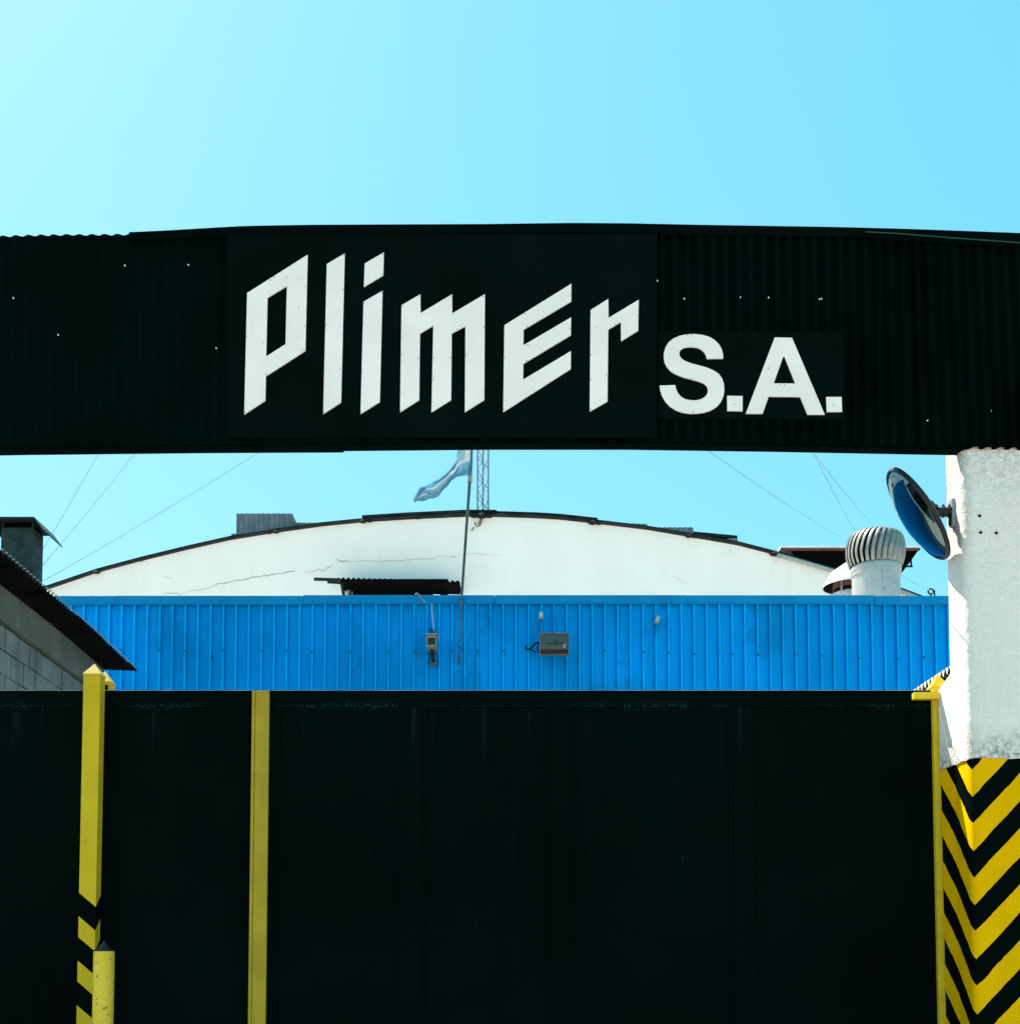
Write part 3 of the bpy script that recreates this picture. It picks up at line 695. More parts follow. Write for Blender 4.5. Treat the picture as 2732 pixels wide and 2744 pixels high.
MB().lathe([(rc,ztop-0.4),(rc,at(2282,1577,YC-rc).z)], Vector((cb.x,YC,0)), 40).build('flue', M['galv_old'], cv, 60)
MB().lathe([(rc*0.9,at(2282,1577,YC).z-0.02),(rc*0.9,zr+0.1)], Vector((cb.x,YC,0)), 40).build('inner_flue', M['rust'], cv, 60)
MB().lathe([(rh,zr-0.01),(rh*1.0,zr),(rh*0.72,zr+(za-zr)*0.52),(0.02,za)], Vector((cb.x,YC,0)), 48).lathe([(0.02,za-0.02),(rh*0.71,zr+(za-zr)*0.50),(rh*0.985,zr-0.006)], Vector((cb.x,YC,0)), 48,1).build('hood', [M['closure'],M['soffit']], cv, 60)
for t in range(4):
    an=math.pi/4+t*math.pi/2; x,y=cb.x+rc*math.cos(an),YC+rc*math.sin(an)
    MB().bar((x,y,zr-0.15),(x,y,zr+0.10),0.025,0.01).build('strut', M['galv_old'], cv)

# ================================================================== block building on the left
e1 = Vector((-0.0433,1,0)).normalized(); e2 = Vector((e1.y,-e1.x,0))
B0 = Vector((at(0,1667,9.85).x, 9.85, 0))
zring = at(0,1668,9.85).z
bb = thing('block_building', B0+e1*0.4-e2*1.5, 'grey concrete-block building with a corrugated eave at the left edge', 'building')
def Lp(t,o,z): q=B0+e1*t+e2*o; return Vector((q.x,q.y,z))
def lbox(mb,t0,t1,o0,o1,z0,z1,mi=0):
    P=[Lp(t0,o0,z0),Lp(t0,o1,z0),Lp(t1,o1,z0),Lp(t1,o0,z0),Lp(t0,o0,z1),Lp(t0,o1,z1),Lp(t1,o1,z1),Lp(t1,o0,z1)]
    return mb.add(P,[(0,3,2,1),(4,5,6,7),(0,1,5,4),(1,2,6,5),(2,3,7,6),(3,0,4,7)],mi)
TE=2.77; TS=-1.75
wall = lbox(MB(),TS,TE,-2.6,-0.012,0,zring).build('wall', M['mortar'], bb)
BL,BH=0.29,0.2; bproto=None
for r in range(6):
    zt0=zring-0.012-r*BH; t=TS+(0 if r%2 else BL/2)-BL
    while t<TE-0.02:
        t0=max(t,TS); t1=min(t+BL-0.011,TE)
        if t1-t0>0.04:
            dz=random.uniform(-0.002,0.002); d=random.uniform(-0.003,0.003)
            lbox(MB(),t0,t1,-0.1,d,zt0-BH+0.011+dz,zt0+dz).build('block', M['block'], wall, None, 0.004)
        t+=BL
lbox(MB(),TS,TE+0.02,-0.15,0.045,zring+0.0,zring+0.36).build('ring_beam', M['ring'], bb, None, 0.006)
# roof: corrugated sheets with the waves running out to the eave
ez = at(357,1792,12.6).z; ox = 0.36
def eave(t,o): return ez+0.03*math.sin(t*1.3)*0.4+(ox-o)*0.03
mb=MB(); n=int((TE+0.05-TS)/0.076*8); vs=[]; fs=[]
for i in range(n+1):
    t=TS+(TE+0.05-TS)*i/n; wv=0.011*math.cos(2*math.pi*t/0.076)
    for o in (ox,0.1,-2.7):
        p=Lp(t,o+0.012*math.floor((t-TS)/0.84)%0.02,eave(t,o)+wv); vs.append(p)
    vs.append(Lp(t,ox,eave(t,ox)+wv+0.010))
for i in range(n):
    a=4*i; b=a+4; fs += [(a,b,b+1,a+1),(a+1,b+1,b+2,a+2),(a,a+3,b+3,b)]
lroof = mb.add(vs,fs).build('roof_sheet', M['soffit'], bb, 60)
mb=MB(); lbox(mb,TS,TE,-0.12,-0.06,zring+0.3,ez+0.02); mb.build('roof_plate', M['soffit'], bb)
# small pale wedges on the sheet ends
tp=None; t=math.ceil(TS/0.076)*0.076
while t<TE:
    p=Lp(t,ox+0.004,eave(t,ox)+0.016)
    if tp is None:
        tp=MB().add([(-0.012,0,0),(0.012,0,0),(0,0.02,0),(-0.008,0,0.012),(0.008,0,0.012),(0,0.015,0.012)],[(0,2,1),(3,4,5),(0,1,4,3),(1,2,5,4),(2,0,3,5)]).build('sheet_end', M['box_grey'], lroof, None, 0, False)
        tp.rotation_euler=(0,0,-math.pi/2); tp.location=p-bb.location
    else: copy_part(tp,lroof,p-bb.location)
    t+=0.076
# flue with a bent sheet cap
YF=11.0
a=at(3,1413,YF); b=at(90,1413,YF); zbase=at(90,1600,YF).z; dp=0.24
fx0,fx1=a.x,b.x
flue=MB().box((fx0,YF,ez-0.1),(fx1,YF+dp,a.z)).build('flue', M['flue'], bb, None, 0.006)
zc0=at(50,1395,YF).z
MB().box((fx0+0.02,YF+0.02,a.z),(fx1-0.02,YF+dp-0.02,zc0-0.02)).build('flue_mouth', M['dark'], flue)
vs=[]; pr=[(fx0-0.10,a.z+0.0),(fx0-0.02,zc0),(fx1+0.04,zc0),(fx1+0.125,at(137,1428,YF).z)]
cap=MB()
for x,z in pr: vs += [(x,YF-0.10,z),(x,YF+dp+0.14,z),(x,YF-0.10,z-0.012),(x,YF+dp+0.14,z-0.012)]
fs=[]
for i in range(len(pr)-1):
    p=4*i;q=p+4; fs += [(p,q,q+1,p+1),(p+2,p+3,q+3,q+2),(p,p+2,q+2,q),(p+1,q+1,q+3,p+3)]
cap.add(vs,fs).build('cap', M['flue'], flue)
for x in (fx0+0.012,fx1-0.012):
    for y in (YF+0.012,YF+dp-0.012): MB().bar((x,y,a.z-0.05),(x,y,zc0-0.01),0.02,0.01).build('cap_leg', M['flue'], flue)

# ================================================================== guard shed behind the pillar, only its eave shows
xe=at(2445,1858,9.3).x; zev=at(2445,1858,9.3).z
gs=thing('guard_shed',(xe+1.4,9.6,0),'low shed with a white-edged corrugated eave beside the stucco pillar','shed')
MB().box((xe+0.25,8.1,0),(xe+2.5,11.2,zev-0.02)).build('wall', M['gable'], gs)
mb=MB(); vs=[]; fs=[]; n=int(3.4/0.076*10)
for i in range(n+1):
    y=8.0+3.4*i/n; wv=0.017*math.cos(2*math.pi*y/0.076)
    vs += [(xe,y,zev+wv),(xe+2.6,y,zev+0.45+wv),(xe,y,zev+wv-0.012),(xe+2.6,y,zev+0.438+wv)]
for i in range(n):
    p=4*i;q=p+4; fs += [(p,p+1,q+1,q),(p+2,q+2,q+3,p+3),(p,q,q+2,p+2)]
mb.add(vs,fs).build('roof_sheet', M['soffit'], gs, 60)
rs=gs.children[-1]; tp=None
for k in range(44):
    y=8.02+k*0.076
    if tp is None:
        tp=MB().add([(-0.006,-0.026,0.02),(-0.006,0.026,0.02),(-0.006,0,-0.028),(0.02,-0.026,0.02),(0.02,0.026,0.02),(0.02,0,-0.028)],[(0,2,1),(3,4,5),(0,1,4,3),(1,2,5,4),(2,0,3,5)]).build('sheet_end', M['closure'], rs, None,0,False)
        tp.location=Vector((xe,y,zev-0.0))-gs.location
    else: copy_part(tp,rs,Vector((xe,y,zev))-gs.location)

# ================================================================== sliding gate
YG=7.67
zg=at(1366,1851,YG).z
gx0=at(-500,2000,YG).x; gx1=2.648
gate=thing('sliding_gate',((gx0+gx1)/2,YG+0.02,0),'tall black sliding steel gate spanning the entrance','gate')
zr=at(1366,1897,YG).z
MB().box((gx0,YG,zr),(gx1,YG+0.045,zg)).build('top_rail', M['gate'], gate, None, 0.005)
MB().box((gx0,YG,0.06),(gx1,YG+0.045,0.20)).build('bottom_rail', M['gate'], gate, None, 0.005)
st=[(-470,-400),(186,262),(655,735),(1070,1130),(1472,1530),(1965,2025),(2455,2520)]
prev=None
for p,q in st:
    a=at(p,2300,YG).x; b=min(at(q,2300,YG).x,gx1)
    MB().box((a,YG+0.0015,0.202),(b,YG+0.044,zr-0.002)).build('stile', M['gate'], gate, None, 0.004)
    e=0.022
    if prev is not None:
        MB().box((prev-0.003,YG+0.020,0.15),(a+0.003,YG+0.026,zr+0.01)).build('panel', M['gate'], gate)
        mb=MB(); mb.box((prev+0.002,YG+0.008,0.205),(prev+e,YG+0.0195,zr-0.004)); mb.box((a-e,YG+0.008,0.205),(a-0.002,YG+0.0195,zr-0.004)); mb.box((prev+e+0.001,YG+0.008,zr-e),(a-e-0.001,YG+0.0195,zr-0.004))
        mb.build('glazing_bead', M['gate'], gate)
    prev=b
MB().box((gx0,YG-0.001,zg+0.0005),(gx1,YG+0.046,zg+0.003)).build('top_cap', M['lit_edge'], gate)  # added pale strip, painted highlight where the gate's top edge catches light
# yellow upright bar on the gate
a=at(675,1853,YG-0.03); b=at(721,1853,YG-0.03); a2=at(684,1853,YG-0.03)
mb=MB(); mb.box((a.x,YG-0.030,0.21),(a2.x-0.002,YG-0.001,zg-0.006)); mb.box((a2.x+0.001,YG-0.028,0.21),(b.x,YG-0.001,zg-0.006)); mb.box((a.x+0.01,YG-0.02,0.21),(b.x-0.01,YG-0.0005,zg-0.01))
mb.build('yellow_bar', M['yellow_bar'], gate, None, 0.003)

# ------------------------------------------------------------------ yellow posts
def post(name,label,x0,x1,y0,y1,zbase_cap,zap,mat,striped=False,over=0.004,group='yellow square gate posts'):
    o=thing(name,((x0+x1)/2,(y0+y1)/2,0),label,'post',group)
    ring=[(x1,y1),(x0,y1),(x0,y0),(x1,y0),(x1,y1)]
    dep=y1-y0; wid=x1-x0
    s=[dep,dep+wid,wid,0.0,dep]
    mb=MB(); zs=[0.0+zbase_cap*i/40 for i in range(41)]; vs=[]; ed=[]; fs=[]
    for (x,y),q in zip(ring,s):
        for z in zs: vs.append((x,y,z)); ed.append(q if q<dep+wid else dep+wid)
    n=len(zs)
    for i in range(4):
        for k in range(n-1): fs.append((i*n+k,(i+1)*n+k,(i+1)*n+k+1,i*n+k+1))
    sh=mb.add(vs,fs).build('shaft', mat, o)
    at_=sh.data.attributes.new('edge','FLOAT','POINT'); at_.data.foreach_set('value',ed)
    cx,cy=(x0+x1)/2,(y0+y1)/2; h=over
    P=[(x0-h,y0-h,zbase_cap+0.001),(x1+h,y0-h,zbase_cap+0.001),(x1+h,y1+h,zbase_cap+0.001),(x0-h,y1+h,zbase_cap+0.001),(x0-h,y0-h,zbase_cap+0.012),(x1+h,y0-h,zbase_cap+0.012),(x1+h,y1+h,zbase_cap+0.012),(x0-h,y1+h,zbase_cap+0.012),(cx,cy,zap)]
    MB().add(P,[(0,3,2,1),(0,1,5,4),(1,2,6,5),(2,3,7,6),(3,0,4,7),(4,5,8),(5,6,8),(6,7,8),(7,4,8)]).build('pyramid_cap', M['yellow_post'] if mat is not M['yellow_bright'] else mat, o, None, 0.002)
    return o,sh
yp0=7.55
px0=at(222,1900,yp0).x; px1=at(267,1900,yp0).x; pz=at(240,1810,yp0).z; pa=at(253,1779,yp0+0.05).z
z0=at(256,2431,yp0).z
per=at(211,2458,yp0).z-at(211,2577,yp0).z
M['post_chev']=chevron('post_chevrons', z0, per, 0.53, 0.84, (0.54,0.37,0.02),(0.001,0.003,0.0026), True, 0.004)
post('gate_post','yellow square post with black chevrons near its foot, in front of the gate',px0,px1,yp0,yp0+0.09,pz,pa,M['post_chev'])
yq=7.74; qz=at(282,1831,yq).z; qa=at(282,1799,yq+0.05).z; qx=at(282,1820,yq+0.05).x
o2,_=post('gate_post','plain yellow post peeping over the gate behind the chevron post',qx-0.05,qx+0.05,yq,yq+0.09,qz,qa,M['yellow_post'])
mb=MB(); mb.box((qx-0.055,yq-0.012,qz-0.09),(qx+0.035,yq-0.002,qz-0.012)); mb.build('guide_roller', M['dark'], o2, None, 0.01)
rx0=at(2504,2200,7.64).x+0.003; ry=7.64
rzb=at(2500,1843,ry).z; rza=at(2527,1806,ry+0.05).z
o3,_=post('gate_post','bright yellow closing post squeezed between the gate and the stucco pillar',rx0,rx0+0.10,ry,ry+0.10,rzb,rza,M['yellow_bright'])
a=at(2448,1855,7.59); b=at(2508,1873,7.59)
MB().box((a.x,7.585,b.z),(rx0+0.03,ry-0.003,a.z)).build('catch_arm', M['yellow_bright'], o3, None, 0.004)
# ------------------------------------------------------------------ bollard
yb=7.2
bc=at(278,2600,yb); br=(at(306,2600,yb).x-at(251,2600,yb).x)/2; bz=at(278,2549,yb-br).z
bo=thing('bollard',(bc.x,yb,0),'short round yellow bollard with a dark cone cap beside the chevron post','bollard')
tm=NT('bollard_yellow')
k=tm.mix(tm.ramp(tm.noise(4,5),0.3,0.7),(0.66,0.43,0.02),(0.76,0.50,0.03))
k=tm.mix(tm.ramp(tm.noise(38,2,0.4),0.665,0.68,0,0.8),k,(0.10,0.10,0.05))
M['bollard']=tm.fin(k,0.45,0.35)
MB().lathe([(br,0.0),(br,0.5),(br,1.0),(br,bz-0.006),(br*0.97,bz)], Vector((bc.x,yb,0)), 40).build('tube', M['bollard'], bo, 60)
zap=at(275,2521,yb).z
MB().lathe([(br*1.01,bz-0.001),(br*0.98,bz+0.006),(br*0.5,bz+(zap-bz)*0.45),(br*0.12,bz+(zap-bz)*0.9),(0.001,zap)], Vector((bc.x,yb,0)), 32).build('cone_cap', glossy('cone_dark',(0.004,0.010,0.011),0.22,0.0,0.35), bo, 60)

# ================================================================== stucco pillar
yf=7.18; ybk=7.445
cxp=at(2591,1700,yf).x
pil=thing('stucco_pillar',(cxp+0.3,yf+0.2,0),'rough white stucco pillar with black and yellow chevron base at the right edge','pillar')
def outline(g,rad,n=10):
    xl=cxp-g; y0=yf-g; pts=[]
    for i in range(15): pts.append((xl, ybk+(y0+rad-ybk)*i/14.0))
    for i in range(1,n): 
        a=math.pi+ (math.pi/2)*i/n; pts.append((xl+rad+rad*math.cos(a), y0+rad+rad*math.sin(a)))
    for i in range(25): pts.append((xl+rad+(0.62-rad)*i/24.0, y0))
    d=[0.0]
    for p,q in zip(pts,pts[1:]): d.append(d[-1]+math.hypot(q[0]-p[0],q[1]-p[1]))
    mid=14+n/2; dm=d[14]+(d[14+n]-d[14])/2 if 14+n<len(d) else d[-1]
    # close at the right and back
    return pts,[abs(x-dm) for x in d]
zsp=at(2650,2033,yf).z; ztp=at(2650,1000,yf).z
def skin(name,g,rad,z0,z1,nz,mat,disp,ragged):
    pts,ed=outline(g,rad)
    # subdivide finely for the stucco relief
    vs=[];fs=[];E=[]
    n=len(pts)
    for i,(x,y) in enumerate(pts):
        for k in range(nz+1):
            z=z0+(z1-z0)*k/nz
            if ragged and k==0: z+=0.012*mnoise.noise(Vector((x*14,y*14,0)))+0.006*mnoise.noise(Vector((x*50,y*50,3)))
            p=Vector((x,y,z)); nrm=Vector((-1,0,0)) if i<14 else (Vector((0,-1,0)) if i>=24 else Vector((-1,-1,0)).normalized())
            q=disp*(mnoise.noise(p*22)+0.8*mnoise.noise(p*60)+0.5*mnoise.noise(p*4))
            vs.append(p+nrm*q); E.append(ed[i])
    for i in range(n-1):
        for k in range(nz): a=i*(nz+1)+k; fs.append((a,a+nz+1,a+nz+2,a+1))
    # back and right sides, top and underside
    b=len(vs); xr=pts[-1][0]
    for x,y in ((pts[-1][0],pts[-1][1]),(xr,ybk),(pts[0][0],ybk)):
        for z in (z0,z1): vs.append(Vector((x,y,z))); E.append(2.0)
    fs += [(b,b+2,b+3,b+1),(b+2,b+4,b+5,b+3)]
    low=[i*(nz+1) for i in range(n)]+[b+2]; fs.append(tuple(reversed(low)))
    o=MB().add(vs,fs).build(name,mat,pil,50)
    at_=o.data.attributes.new('edge','FLOAT','POINT'); at_.data.foreach_set('value',E); return o
M['stucco']=stucco('pillar_stucco',(0.93,0.86,0.81),0.75,True,(zsp,at(2650,1222,yf).z))
skin('stucco_shaft',0.010,0.06,zsp,ztp,240,M['stucco'],0.0022,True)
zc0=at(2600,2134.6,yf).z; per=at(2600,2134.6,yf).z-at(2604,2279.5,yf).z
M['pil_chev']=chevron('pillar_chevrons',zc0,per,0.49,1.05,(0.80,0.42,0.001),(0.001,0.0035,0.003),False,0.03)
skin('chevron_base',0.0,0.05,0.0,zsp+0.03,60,M['pil_chev'],0.0015,False)
# low stub of wall behind the pillar that carries the closing post
zs0=at(2535,1806,7.45).z; zs1=at(2520,1850,7.6).z
for nm,m_,za,zb_,zc_ in (('stub_stucco',M['stucco'],zsp,zs0,zs1),('stub_base',M['pil_chev'],0.0,zsp-0.001,zsp-0.001)):
    gn=0.0105 if nm=='stub_stucco' else 0.001
    gx=0.026 if nm=='stub_stucco' else 0.020
    P=[(cxp-gn,7.445,za),(cxp-gx,7.615,za),(cxp+0.3,7.615,za),(cxp+0.3,7.445,za),(cxp-gn,7.445,zb_),(cxp-gx,7.615,zc_),(cxp+0.3,7.615,zc_),(cxp+0.3,7.445,zb_)]
    o=MB().add(P,[(0,3,2,1),(4,5,6,7),(0,4,7,3)[::-1],(1,2,6,5),(0,1,5,4)]).build(nm,m_,pil)
    dd=7.445-yf-0.05+0.039; at_=o.data.attributes.new('edge','FLOAT','POINT'); at_.data.foreach_set('value',[dd,dd+0.17,1,1]*2)
for px,py in ((2624,1382),(2627,1427),(2669,1428)):
    p=at(px,py,yf-0.014); MB().tube([(p.x,yf-0.0165,p.z),(p.x,yf+0.01,p.z)],0.0085,10).build('bolt_hole', M['dark'], pil)

# ------------------------------------------------------------------ convex traffic mirror
YMi=7.33
ctr=at(2457,1379,YMi); view=(ctr-Vector((0,0,EYE))).normalized()
pa_=at(2383,1259,YMi); pb_=at(2532,1498,YMi)
r3=Vector((1,0,0)); u3=view.cross(r3)*-1; u3=r3.cross(view); u3.normalize(); r3=view.cross(u3)
maj=(pb_-pa_); rad=maj.length/2; md=maj.normalized(); md=(md-view*md.dot(view)).normalized()
per_=view.cross(md).normalized()
if per_.x>0: per_=-per_
nrm=(per_*0.965-view*0.262).normalized()
mi=thing('traffic_mirror',at(2562,1372,YMi+0.02),'round convex traffic mirror with a black rim bracketed to the stucco pillar','mirror')
tq=nrm.to_track_quat('Z','Y').to_matrix().to_4x4(); TM=Matrix.Translation(ctr)@tq
def lm(mb): 
    mb.v=[TM@v for v in mb.v]; return mb
lm(MB().lathe([(rad*0.95,0.0),(rad*0.85,0.022),(rad*0.65,0.048),(rad*0.4,0.068),(rad*0.2,0.077),(0.001,0.08)],(0,0,0),64)).build('mirror_face', M['mirror'], mi, 180)
lm(MB().lathe([(rad*0.93,0.006),(rad*0.97,0.012),(rad*1.0,0.002),(rad*1.0,-0.014),(rad*0.95,-0.02)],(0,0,0),64)).build('rim', M['black_plastic'], mi, 60)
lm(MB().lathe([(rad*0.96,-0.018),(rad*0.8,-0.035),(rad*0.3,-0.06),(0.001,-0.065)],(0,0,0),48)).build('back_shell', M['black_plastic'], mi, 60)
bk=ctr-nrm*0.06
pl=at(2566,1372,YMi); plate_x=cxp-0.012
m2=Vector((plate_x-0.02,YMi,pl.z))
MB().tube([bk,bk-nrm*0.05],0.03,12).build('ball_joint', M['black_plastic'], mi, 60)
arm0=Vector((at(2505,1370,YMi).x,YMi,pl.z))
MB().tube([bk-nrm*0.04,arm0],0.02,10).build('stem', M['black_plastic'], mi, 60)
MB().tube([arm0-Vector((0.01,0,0)),m2],0.028,14).build('arm', M['black_plastic'], mi, 60)
for f in (0.1,0.55,0.95):
    q=arm0.lerp(m2,f); MB().tube([q-Vector((0.007,0,0)),q+Vector((0.007,0,0))],0.034,14).tube([q+Vector((0,-0.0,0.028)),q+Vector((0,0,0.045))],0.008,6).build('clamp', M['black_plastic'], mi, 60)
MB().box((plate_x-0.018,YMi-0.03,pl.z-0.09),(plate_x+0.004,YMi+0.03,pl.z+0.075)).build('wall_plate', M['box_grey'], mi, None, 0.004)
MB().tube([m2+Vector((0,0,-0.02)),m2+Vector((0.0,0,-0.085))],0.012,8).build('plate_bolt', M['black_plastic'], mi, 60)

# ================================================================== sign fascia over the entrance
YA=7.15
TOP=[(-700,646),(-100,634),(0,631),(130,629),(260,628),(345,627),(390,626),(560,621),(612,618),(800,615),(1300,613),(1540,610),(1700,611),(1900,615),(2100,618),(2300,621),(2500,626),(2732,634),(2900,640)]
BOT=[(-700,1228),(0,1217),(250,1214.5),(500,1212),(910,1210),(1300,1206.5),(1700,1206.5),(2100,1212),(2613,1221),(2900,1226)]
def px_of(x,Y): return x/Y*F*1.0+W/2
def ztopf(x): 
    return at(px_of(x,YA*0.985),interp(TOP,px_of(x,YA*0.97)),YA).z
def zbotf(x):
    return at(px_of(x,YA*0.99),interp(BOT,px_of(x,YA*0.985)),YA+0.11).z
fx0=at(-560,900,YA).x; fx1=at(2860,900,YA).x
gan=thing('sign_fascia',((fx0+fx1)/2,YA+0.06,zbotf(0)),'black corrugated fascia over the gate carrying white company lettering','sign')
sw=0.076*11; x=fx0; k=0
while x<fx1:
    xe_=min(x+sw+0.02,fx1)
    lean=0.0 if px_of(x,YA)<2200 else 0.02
    am,sh_=(0.0085,0.0) if px_of(x,YA)<560 else (0.019,2.2)
    x_l = x if lean==0 else x-0.045
    mb=MB(); corrugated(mb,x_l,xe_,ztopf,lambda q:zbotf(q)+0.002,YA-0.0025*(k%2),rows=4,lean=lean,amp=am,sharp=sh_,seg=12)
    mb.build('corrugated_sheet', M['fascia'], gan, 180); x+=sw; k+=1
def strip(zfun0,zfun1,y0,y1,xa,xb,n=60):
    vs=[];fs=[]
    for i in range(n+1):
        x=xa+(xb-xa)*i/n
        vs += [(x,y0,zfun0(x)),(x,y0,zfun1(x)),(x,y1,zfun1(x)),(x,y1,zfun0(x))]
    for i in range(n):
        a=4*i;b=a+4; fs += [(a,b,b+1,a+1),(a+1,b+1,b+2,a+2),(a+2,b+2,b+3,a+3),(a+3,b+3,b,a)]
    fs += [(0,1,2,3),(4*n+3,4*n+2,4*n+1,4*n)]
    return MB().add(vs,fs)
strip(lambda x:zbotf(x)+0.032,lambda x:ztopf(x)-0.052,YA+0.040,YA+0.046,fx0,fx1).build('light_block_sheet', M['fascia'], gan)  # added unseen behind the fascia to block light between the sheets
s1=at(914,1210,YA).x; s2=at(2613,1221,YA).x
strip(lambda x:zbotf(x)-0.004,lambda x:zbotf(x)+0.03,YA+0.022,YA+0.115,fx0,s1).build('bottom_channel', M['fascia'], gan)
strip(lambda x:zbotf(x)+0.003,lambda x:zbotf(x)+0.03,YA+0.024,YA+0.112,s1+0.001,s2).build('bottom_channel', M['fascia'], gan)
strip(lambda x:ztopf(x)-0.05,lambda x:ztopf(x)-0.012,YA+0.022,YA+0.10,fx0,fx1).build('top_channel', M['fascia'], gan)
rise=lambda x:min(0.0,-0.016+0.016*(x-at(350,620,YA).x)/0.55)
strip(lambda x:ztopf(x)+0.0065+rise(x),lambda x:ztopf(x)+0.0105+rise(x),YA-0.033,YA+0.11,at(350,620,YA).x,fx1).build('light_block_strip', M['fascia'], gan)  # added strip over the sheet tops to stop light leaking through
c0=at(350,620,YA).x; c1=at(2330,617,YA).x
strip(lambda x:ztopf(x)-0.045,lambda x:ztopf(x)+0.006+rise(x),YA-0.030,YA-0.023,c0,c1).build('top_flashing', M['fascia'], gan)
strip(lambda x:ztopf(x)-0.055-0.02*(x-c1),lambda x:ztopf(x)+0.004,YA-0.032,YA-0.0235,c1-0.02,fx1).build('top_flashing', M['fascia'], gan)
MB().tube([at(px,py,YA-0.038) for px,py in ((2318,621),(2400,625),(2550,637),(2732,650),(2850,657))],0.004,6).build('fascia_cable', M['cable_green'], gan, 60)
# sign boards
YP1=YA-0.036
def board(name,p0,p1,p2,p3,y0,th,mat,parent):
    P=[at(*q,y0) for q in (p0,p1,p2,p3)]
    return MB().prism([(p.x,p.z) for p in P],[],y0,y0+th).build(name,mat,parent,None,0.002)
sb1=board('sign_board',(610,1170),(1760,1170),(1760,626),(610,630),YP1,0.012,M['sign_board'],gan)
sb2=board('sign_board',(1764,1120),(2262,1121),(2257,889),(1764,887),YP1+0.004,0.012,M['sign_board'],gan)
def zoomer(ox): return lambda l:[(ox+x/2.7486,580+y/2.7486) for x,y in l]
A2,A3,A4=zoomer(600),zoomer(1200),zoomer(1700)
def letter(outer,holes,board,rivets,name,lab):
    y0=(YP1 if board is sb1 else YP1+0.004)-0.012
    cv=lambda l:[(lambda p:(p.x,p.z))(at(a,b,y0)) for a,b in l]
    mb=MB(); mb.prism(cv(outer),[cv(h) for h in holes],y0,y0+0.009)
    for r in rivets:
        p=at(*r,y0-0.001); mb.tube([(p.x,y0-0.0025,p.z),(p.x,y0+0.002,p.z)],0.0032,8,1)
    o=mb.build(name,[M['letter'],M['rivet']],board); o['label']=lab; return o
letter(A2([(170,563),(616,280),(599,987),(308,1175),(304,1354),(149,1457)]),[A2([(320,597),(463,510),(453,939),(310,1031)])],sb1,A2([(165,883),(366,447),(464,449),(602,516),(594,804),(583,980),(312,1163),(154,1444),(288,927),(342,468),(549,667)]),'letter','slanted white letter P')
letter(A2([(757,349),(889,271),(862,1368),(730,1453)]),[],sb1,A2([(881,285),(875,538),(750,801),(857,1125),(733,1443)]),'letter','slanted white letter l')
letter(A2([(1027,627),(1167,546),(1147,1364),(1005,1453)]),[],sb1,A2([(1034,636),(1024,788),(1015,1152),(1010,1441),(1160,560)]),'letter','slanted white letter i, stem')
letter(A2([(1036,345),(1177,263),(1172,431),(1030,516)]),[],sb1,A2([(1169,277),(1163,425)]),'letter_dot','dot of the letter i')
letter(A2([(1307,653),(1446,571),(1447,711),(1680,571),(1680,713),(1921,571),(1916,1350),(1773,1440),(1777,806),(1677,860),(1672,1350),(1527,1441),(1541,802),(1443,860),(1437,1350),(1296,1440)]),[],sb1,A2([(1316,663),(1437,585),(1671,588),(1909,590),(1304,1018),(1429,1044),(1546,1041),(1667,1041),(1783,1023),(1539,1202),(1299,1428),(1717,828),(1912,812)]),'letter','slanted white letter m')
letter(A3([(415,800),(908,494),(908,623),(557,832),(555,948),(906,742),(905,872),(555,1083),(553,1201),(905,990),(904,1121),(406,1440)]),[],sb1,A3([(565,717),(901,576),(898,827),(897,1083),(418,1037),(411,1422),(588,944),(580,1061),(582,815)]),'letter','slanted white letter e')
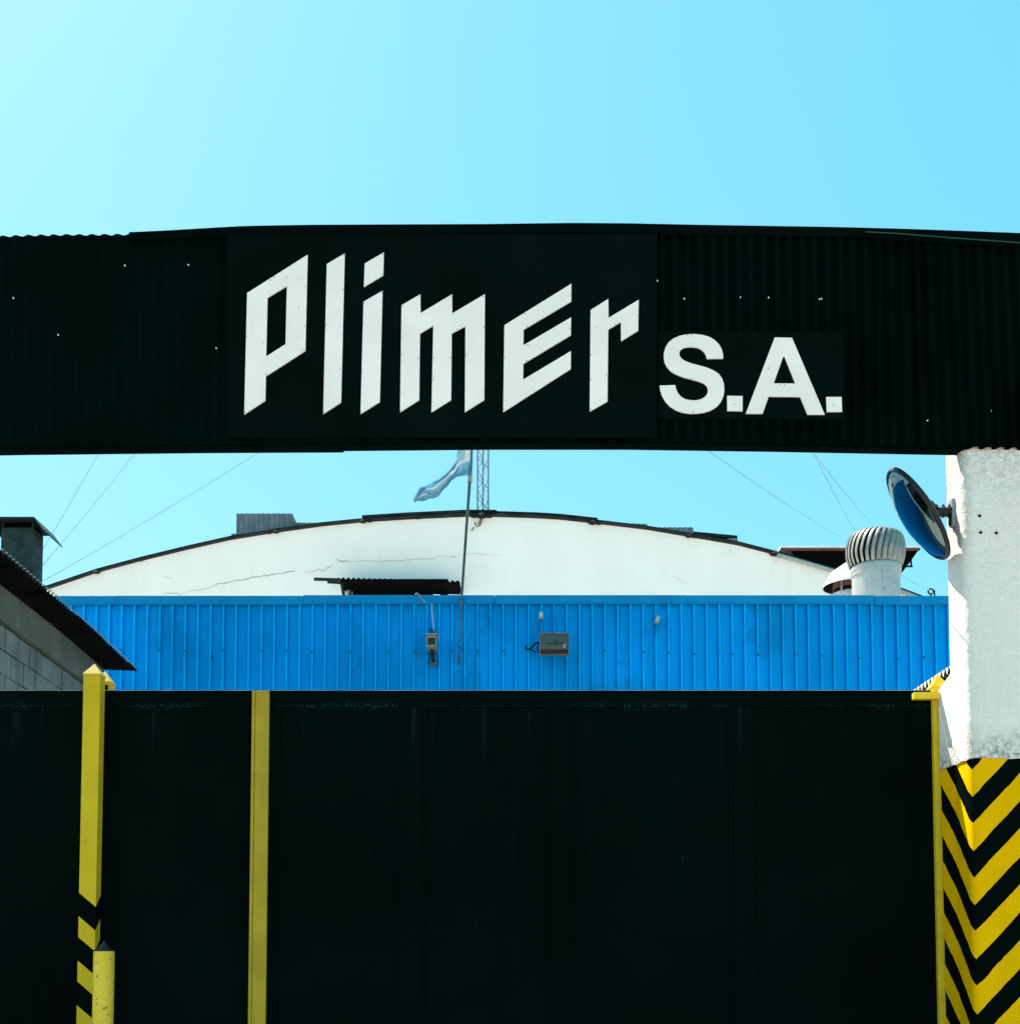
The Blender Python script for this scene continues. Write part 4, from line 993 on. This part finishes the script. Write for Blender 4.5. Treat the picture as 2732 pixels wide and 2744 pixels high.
letter(A3([(1050,688),(1180,606),(1182,746),(1404,612),(1400,839),(1274,917),(1273,776),(1180,831),(1174,1362),(1043,1435)]),[],sb1,A3([(1395,730),(1231,794),(1053,1019),(1054,1202),(1167,1166),(1049,1421),(1092,811)]),'letter','slanted white letter r')
Spts=[(652,1045),(650,1010),(640,975),(620,940),(590,910),(550,886),(500,871),(440,865),(380,868),(330,878),(285,898),(250,926),(228,960),(216,1000),(214,1040),(222,1080),(240,1110),(265,1138),(300,1160),(350,1180),(410,1197),(470,1213),(510,1230),(532,1250),(540,1278),(535,1305),(518,1328),(490,1345),(455,1353),(420,1354),(375,1346),(342,1328),(318,1300),(305,1270),(298,1241),(183,1245),(190,1285),(204,1325),(228,1365),(262,1400),(305,1427),(355,1444),(405,1451),(455,1451),(510,1444),(560,1428),(605,1400),(637,1362),(654,1320),(660,1280),(657,1235),(645,1195),(620,1160),(585,1135),(535,1113),(480,1097),(420,1082),(375,1065),(345,1047),(330,1024),(329,1000),(338,982),(358,968),(390,961),(425,960),(460,965),(490,978),(512,998),(524,1020),(532,1047)]
letter(A4(Spts),[],sb2,A4([(388,874),(423,879),(414,1192),(433,1442)]),'letter','white letter S')
letter(A4([(681,1320),(795,1322),(794,1433),(682,1430)]),[],sb2,A4([(735,1384)]),'letter_dot','square dot after the S')
letter(A4([(1031,890),(1158,892),(1399,1458),(1272,1458),(1219,1328),(987,1325),(942,1452),(818,1451)]),[A4([(1094,1030),(1103,1030),(1183,1230),(1024,1228)])],sb2,A4([(1103,1241),(1068,1240),(985,1118)]),'letter','white letter A')
letter(A4([(1410,1329),(1523,1328),(1527,1437),(1415,1438)]),[],sb2,A4([(1465,1388)]),'letter_dot','square dot after the A')
# white discs painted as daylight through small holes in the fascia
sp=None
for px,py in ((334,710),(504,708),(35,797),(155,896),(579,932),(1761,751),(1833,799),(1983,796),(2059,796),(2195,800),(2201,799),(2485,1126)):
    p=at(px,py,YA-0.022 if not 612<px<1765 else YP1-0.003)-gan.location
    if sp is None:
        sp=MB().tube([(0,0,0),(0,0.008,0)],[0.0033,0.0045],8).build('screw', M['pinhole_light'], gan, None,0,False); sp.location=p
    else: copy_part(sp,gan,p)
